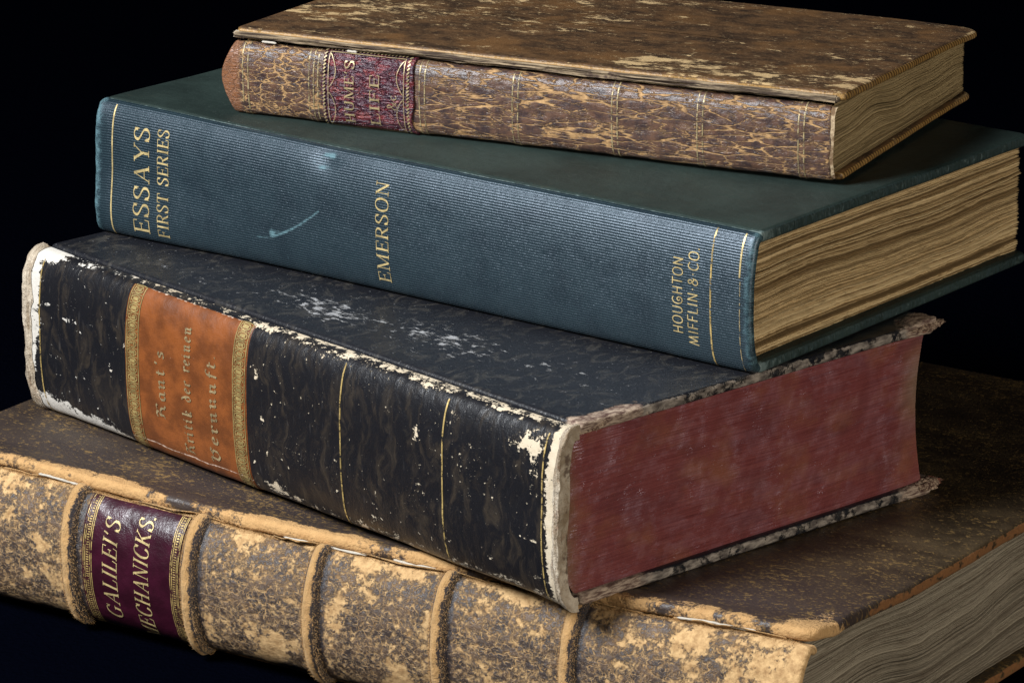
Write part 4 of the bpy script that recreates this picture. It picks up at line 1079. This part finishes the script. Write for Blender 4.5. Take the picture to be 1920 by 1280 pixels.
leaves('page_block', B2, 0.35, 19.30, 0.0, 10.93, 0.305, 3.005, 104, M_p2, bk, wave2, 0.050, 0.14, 0.24, 141, convex=0.25, group=4, nt=190, wob=0.05, nick=0.022, slant=0.035)
box_core('page_core', B2, 0.8, 18.85, 0.2, 10.2, 0.34, 2.97, M_core, bk, wave2)

# ================= top book: cracked calf, upper board loose =================
def disp1(x, a):
    r = 0.018 * fbm(x * 0.7, a * 1.3, seed=151) + 0.010 * fbm(x * 2, a * 7, seed=152)
    for c in (0.38, 2.2, 5.12, 7.55, 10.1, 12.25, 14.75): r = r + 0.018 * np.exp(-((x - c) / 0.16) ** 2)
    return r
B1.disp = disp1
bk = thing('calf_book', 'small cracked brown calf book with maroon title label, topmost in the stack', 'book', B1)
def rub1(x, a):
    r = 0.30 * sm(0.30, 0.02, a) + 0.32 * sm(1.98, 2.14, a) + 0.25 * sm(14.4, 15.4, x) + gauss(x, a, [(6.6, 1.0, 0.7, 0.3, 0.28), (12.9, 1.35, 0.45, 0.10, 0.30), (14.15, 1.7, 0.5, 0.06, 0.5), (11.9, 1.0, 0.3, 0.4, 0.3), (8.8, 0.35, 1.0, 0.15, 0.2), (1.4, 0.35, 0.7, 0.08, 0.4), (0.9, 1.7, 0.7, 0.25, 0.2)])
    for c in (2.2, 5.12, 7.55, 10.1, 12.25, 14.75): r = r + 0.10 * np.exp(-((x - c) / 0.14) ** 2)
    return r
M_s1, M_b1 = mat_calf_spine(), mat_calf_board()
def ends1(X, A):
    h = -0.30 * np.exp(-((A - 1.10) / 0.62) ** 2) + 0.04 * fbm(A * 2, 5 + 0 * X, seed=161)
    t = 0.06 * fbm(A * 1.7, 8 + 0 * X, seed=162) - 0.05 * sm(1.2, 1.9, A)
    return X + h * sm(0.6, 0.0, X) + t * sm(14.9, 15.5, X)
spine_shell(B1, M_s1, bk, 0.0, 15.45, 480, 120, 0.05, {'rub': rub1, 'grime': lambda x, a: np.maximum(sm(0.26, 0.12, x), 0.0)}, end_fn=ends1)
for c in (0.38, 2.2, 5.12, 7.55, 10.1, 12.25, 14.75):
    ps = []
    for dx in ((-0.07, 0.07) if c != 2.2 else (-0.10, 0.03, 0.14)):
        ps.append((seg(c + dx, 0.10, c + dx, 2.08, 60), 0.032))
    ribbons('gilt_line', ps, B1, 0.010, M_gold_faint, bk)
M_l1 = mat_label('cracked_maroon_label', (0.030, 0.008, 0.020), (0.060, 0.014, 0.026), 0.85, 0.33, (0.16, 0.06, 0.05))
def edge1(X, A, U, V_):
    X = X + (0.05 * fbm(A * 2.2, 1 + 0 * X, seed=171) - 0.10 * np.exp(-((A - 0.55) / 0.28) ** 2)) * sm(0.8, 1.0, U) + 0.03 * fbm(A * 2, 4 + 0 * X, seed=172) * sm(0.2, 0, U)
    A = A + 0.03 * fbm(X * 2, 6 + 0 * X, seed=173) * sm(0.85, 1, V_)
    return X, A
lab = patch('spine_label', B1, 2.46, 4.90, 0.06, 2.10, 0.028, 90, 90, M_l1, bk, edge=edge1, puff=lambda X, A, U, V_: 0.016 * fbm(X * 1.2, A * 5, seed=174) + 0.03 * sm(0.9, 1, U), attrs={'wear': lambda x, a: 0.3 * sm(4.8, 4.95, x) + 0.25 * sm(2.0, 2.1, a)})
lab['label'] = 'cracked maroon title label with rope border'
OL = 0.062
text('title_lettering', "HUME'S", ROMAN, B1, 3.32, 0.25, 0.32, 1.82, OL, M_gold_text, lab, bold=1.0)
text('title_lettering', 'LIFE', ROMAN, B1, 4.00, 0.25, 0.32, 1.56, OL, M_gold_text, lab, bold=0.95)
text('title_lettering', '&c', ROMAN, B1, 4.46, 0.25, 0.74, 1.12, OL, M_gold_text, lab, bold=0.6)
ps = []
for k in np.arange(0.12, 2.06, 0.085):
    for xx in (2.53, 4.76): ps.append((seg(xx - 0.030, k - 0.012, xx + 0.030, k + 0.045, 4), 0.034))
for k in np.arange(2.62, 4.7, 0.095):
    for aa in (0.13, 2.03): ps.append((seg(k, aa - 0.022, k + 0.03, aa + 0.022, 4), 0.034))
ps += [(seg(2.64, 0.2, 2.64, 1.97, 40), 0.018), (seg(4.65, 0.2, 4.65, 1.97, 40), 0.018), (seg(2.66, 0.20, 4.64, 0.20, 40), 0.016), (seg(2.66, 1.96, 4.64, 1.96, 40), 0.016)]
for xx, sg in ((2.66, 1), (4.63, -1)):
    for a0, a1 in ((0.24, 1.02), (1.14, 1.92)):
        t = np.linspace(0, 1, 20)
        ps.append((np.stack([xx + sg * 0.17 * np.sin(math.pi * t) ** 0.8, a0 + (a1 - a0) * t], -1), 0.018))
ribbons('gilt_border', ps, B1, OL, M_gold_text, lab)
def w1b(P, T, S_):
    x, y = P[..., 0], P[..., 1]
    return 0.35 * sm(0.25, 0.02, T) + 0.30 * np.exp(-((x - 15.6) / 1.6) ** 2 - ((y - 8.8) / 1.6) ** 2)
def d1(P, T, S_):
    x, y, z = P[..., 0].copy(), P[..., 1].copy(), P[..., 2].copy()
    P[..., 2] = z + 0.02 * fbm(x * 0.4, y * 0.4, seed=181, octv=2) * sm(0, 1, T) - 0.06 * np.exp(-((x - 15.7) / 1.4) ** 2 - ((y - 8.9) / 1.4) ** 2)
    P[..., 0] += S_ * 0.03 * fbm(y * 1.2, z * 2, seed=182) * (x > 15)
    return P
AT1 = {'wear': w1b}
board('upper_board', B1, 0.0, 15.72, 0.0, 8.95, 1.91, 2.13, 0.085, (0.12, 0.12, 0.55, 0.4), M_b1, bk, disp=d1, attrs=AT1, dens=12)
board('lower_board', B1, 0.1, 15.6, 0.16, 8.8, 0.004, 0.22, 0.10, (0.12, 0.12, 0.45, 0.4), M_b1, bk, disp=d1, attrs=AT1, dens=9)
# torn edge of the loose board: layers of pasteboard and leather
M_torn1 = mat_torn('torn_pasteboard', (0.040, 0.026, 0.018), (0.30, 0.225, 0.14), (0.055, 0.034, 0.026), 0.9, 12.0)
nx_, nw = 420, 44
x = np.linspace(0.02, 15.5, nx_); t = np.linspace(0, 1, nw)
Xg, Tg = np.meshgrid(x, t, indexing='ij')
zl = 1.875 + 0.03 * fbm(x * 0.8, 0, seed=191) + 0.012 * fbm(x * 4, 0, seed=192)
zh = 2.04 + 0.015 * fbm(x * 0.9, 3, seed=193)
Zg = zl[:, None] + (zh - zl)[:, None] * Tg
lay = fbm(Xg * 0.45, Tg * 7, seed=194) 
front = -0.07 + 0.0 * Xg - 0.055 * np.sin(math.pi * np.clip(Tg * 1.0, 0, 1)) - 0.075 * lay - 0.04 * fbm(Xg * 2.2, Tg * 5, seed=195) - 0.05 * sm(0.5, 0.0, Tg) * fbm(Xg * 0.5, 2, seed=196)
P = np.stack([Xg, front, Zg], -1)
back = P[:, ::-1].copy(); back[..., 1] = 0.5
P = np.concatenate([P, back[:, :1], back[:, -1:]], 1)
grid('torn_joint', B1.warp(P), M_torn1, bk, wrap_v=True)
crumple('torn_corner', 0.10, 0.02, 1.95, 0.16, 0.10, 0.09, 431, M_cream, bk, B1, 40, 24)
crumple('torn_corner', 15.45, 0.0, 1.96, 0.12, 0.09, 0.08, 441, M_torn1, bk, B1, 40, 24)
for x0, x1 in ((0.75, 1.15), (3.05, 3.32)):
    x = np.linspace(x0, x1, 12)
    tube('joint_thread', np.stack([x, -0.10 + 0 * x, 1.855 + 0.01 * fbm(x * 3, 0, seed=5)], -1), 0.030, M_thread, bk, B1, rag=0.3, seed=int(x0 * 10))
# back lining shows at the tail where the spine leather has torn away
M_lining = mat_torn('spine_lining', (0.14, 0.085, 0.045), (0.42, 0.32, 0.20), (0.12, 0.055, 0.028), 5.0, 5.0)
a = np.linspace(0.05, 2.12, 60); w_ = np.linspace(15.1, 15.52, 16)
Wg, Ag = np.meshgrid(w_, a, indexing='ij')
grid('spine_lining', B1.spine(Wg + 0.03 * fbm(Ag * 3, 1, seed=201), Ag, -0.03 + 0.012 * fbm(Wg * 6, Ag * 6, seed=202)), M_lining, bk)
def wave1(x, y, zr):
    wv = 0.13 * np.exp(-((y - 2.4) / 1.3) ** 2) - 0.05 * np.exp(-((y - 5.2) / 1.4) ** 2) + 0.035 * np.sin(y * 2.4 + zr * 3) + 0.02 * fbm(y * 1.6, zr * 5, seed=211)
    return wv * np.sin(math.pi * np.clip(zr, 0, 1)) * sm(0, 1.0, y)
M_p1 = mat_paper('yellowed_paper', (0.22, 0.155, 0.072), (0.40, 0.30, 0.155), (0.17, 0.11, 0.05))
leaves('page_block', B1, 0.3, 15.42, 0.04, 8.5, 0.23, 1.90, 84, M_p1, bk, wave1, 0.018, 0.12, 0.10, 221, convex=0.18, nt=140, wob=0.02)
box_core('page_core', B1, 0.7, 15.1, 0.2, 8.1, 0.26, 1.88, M_core, bk, wave1)
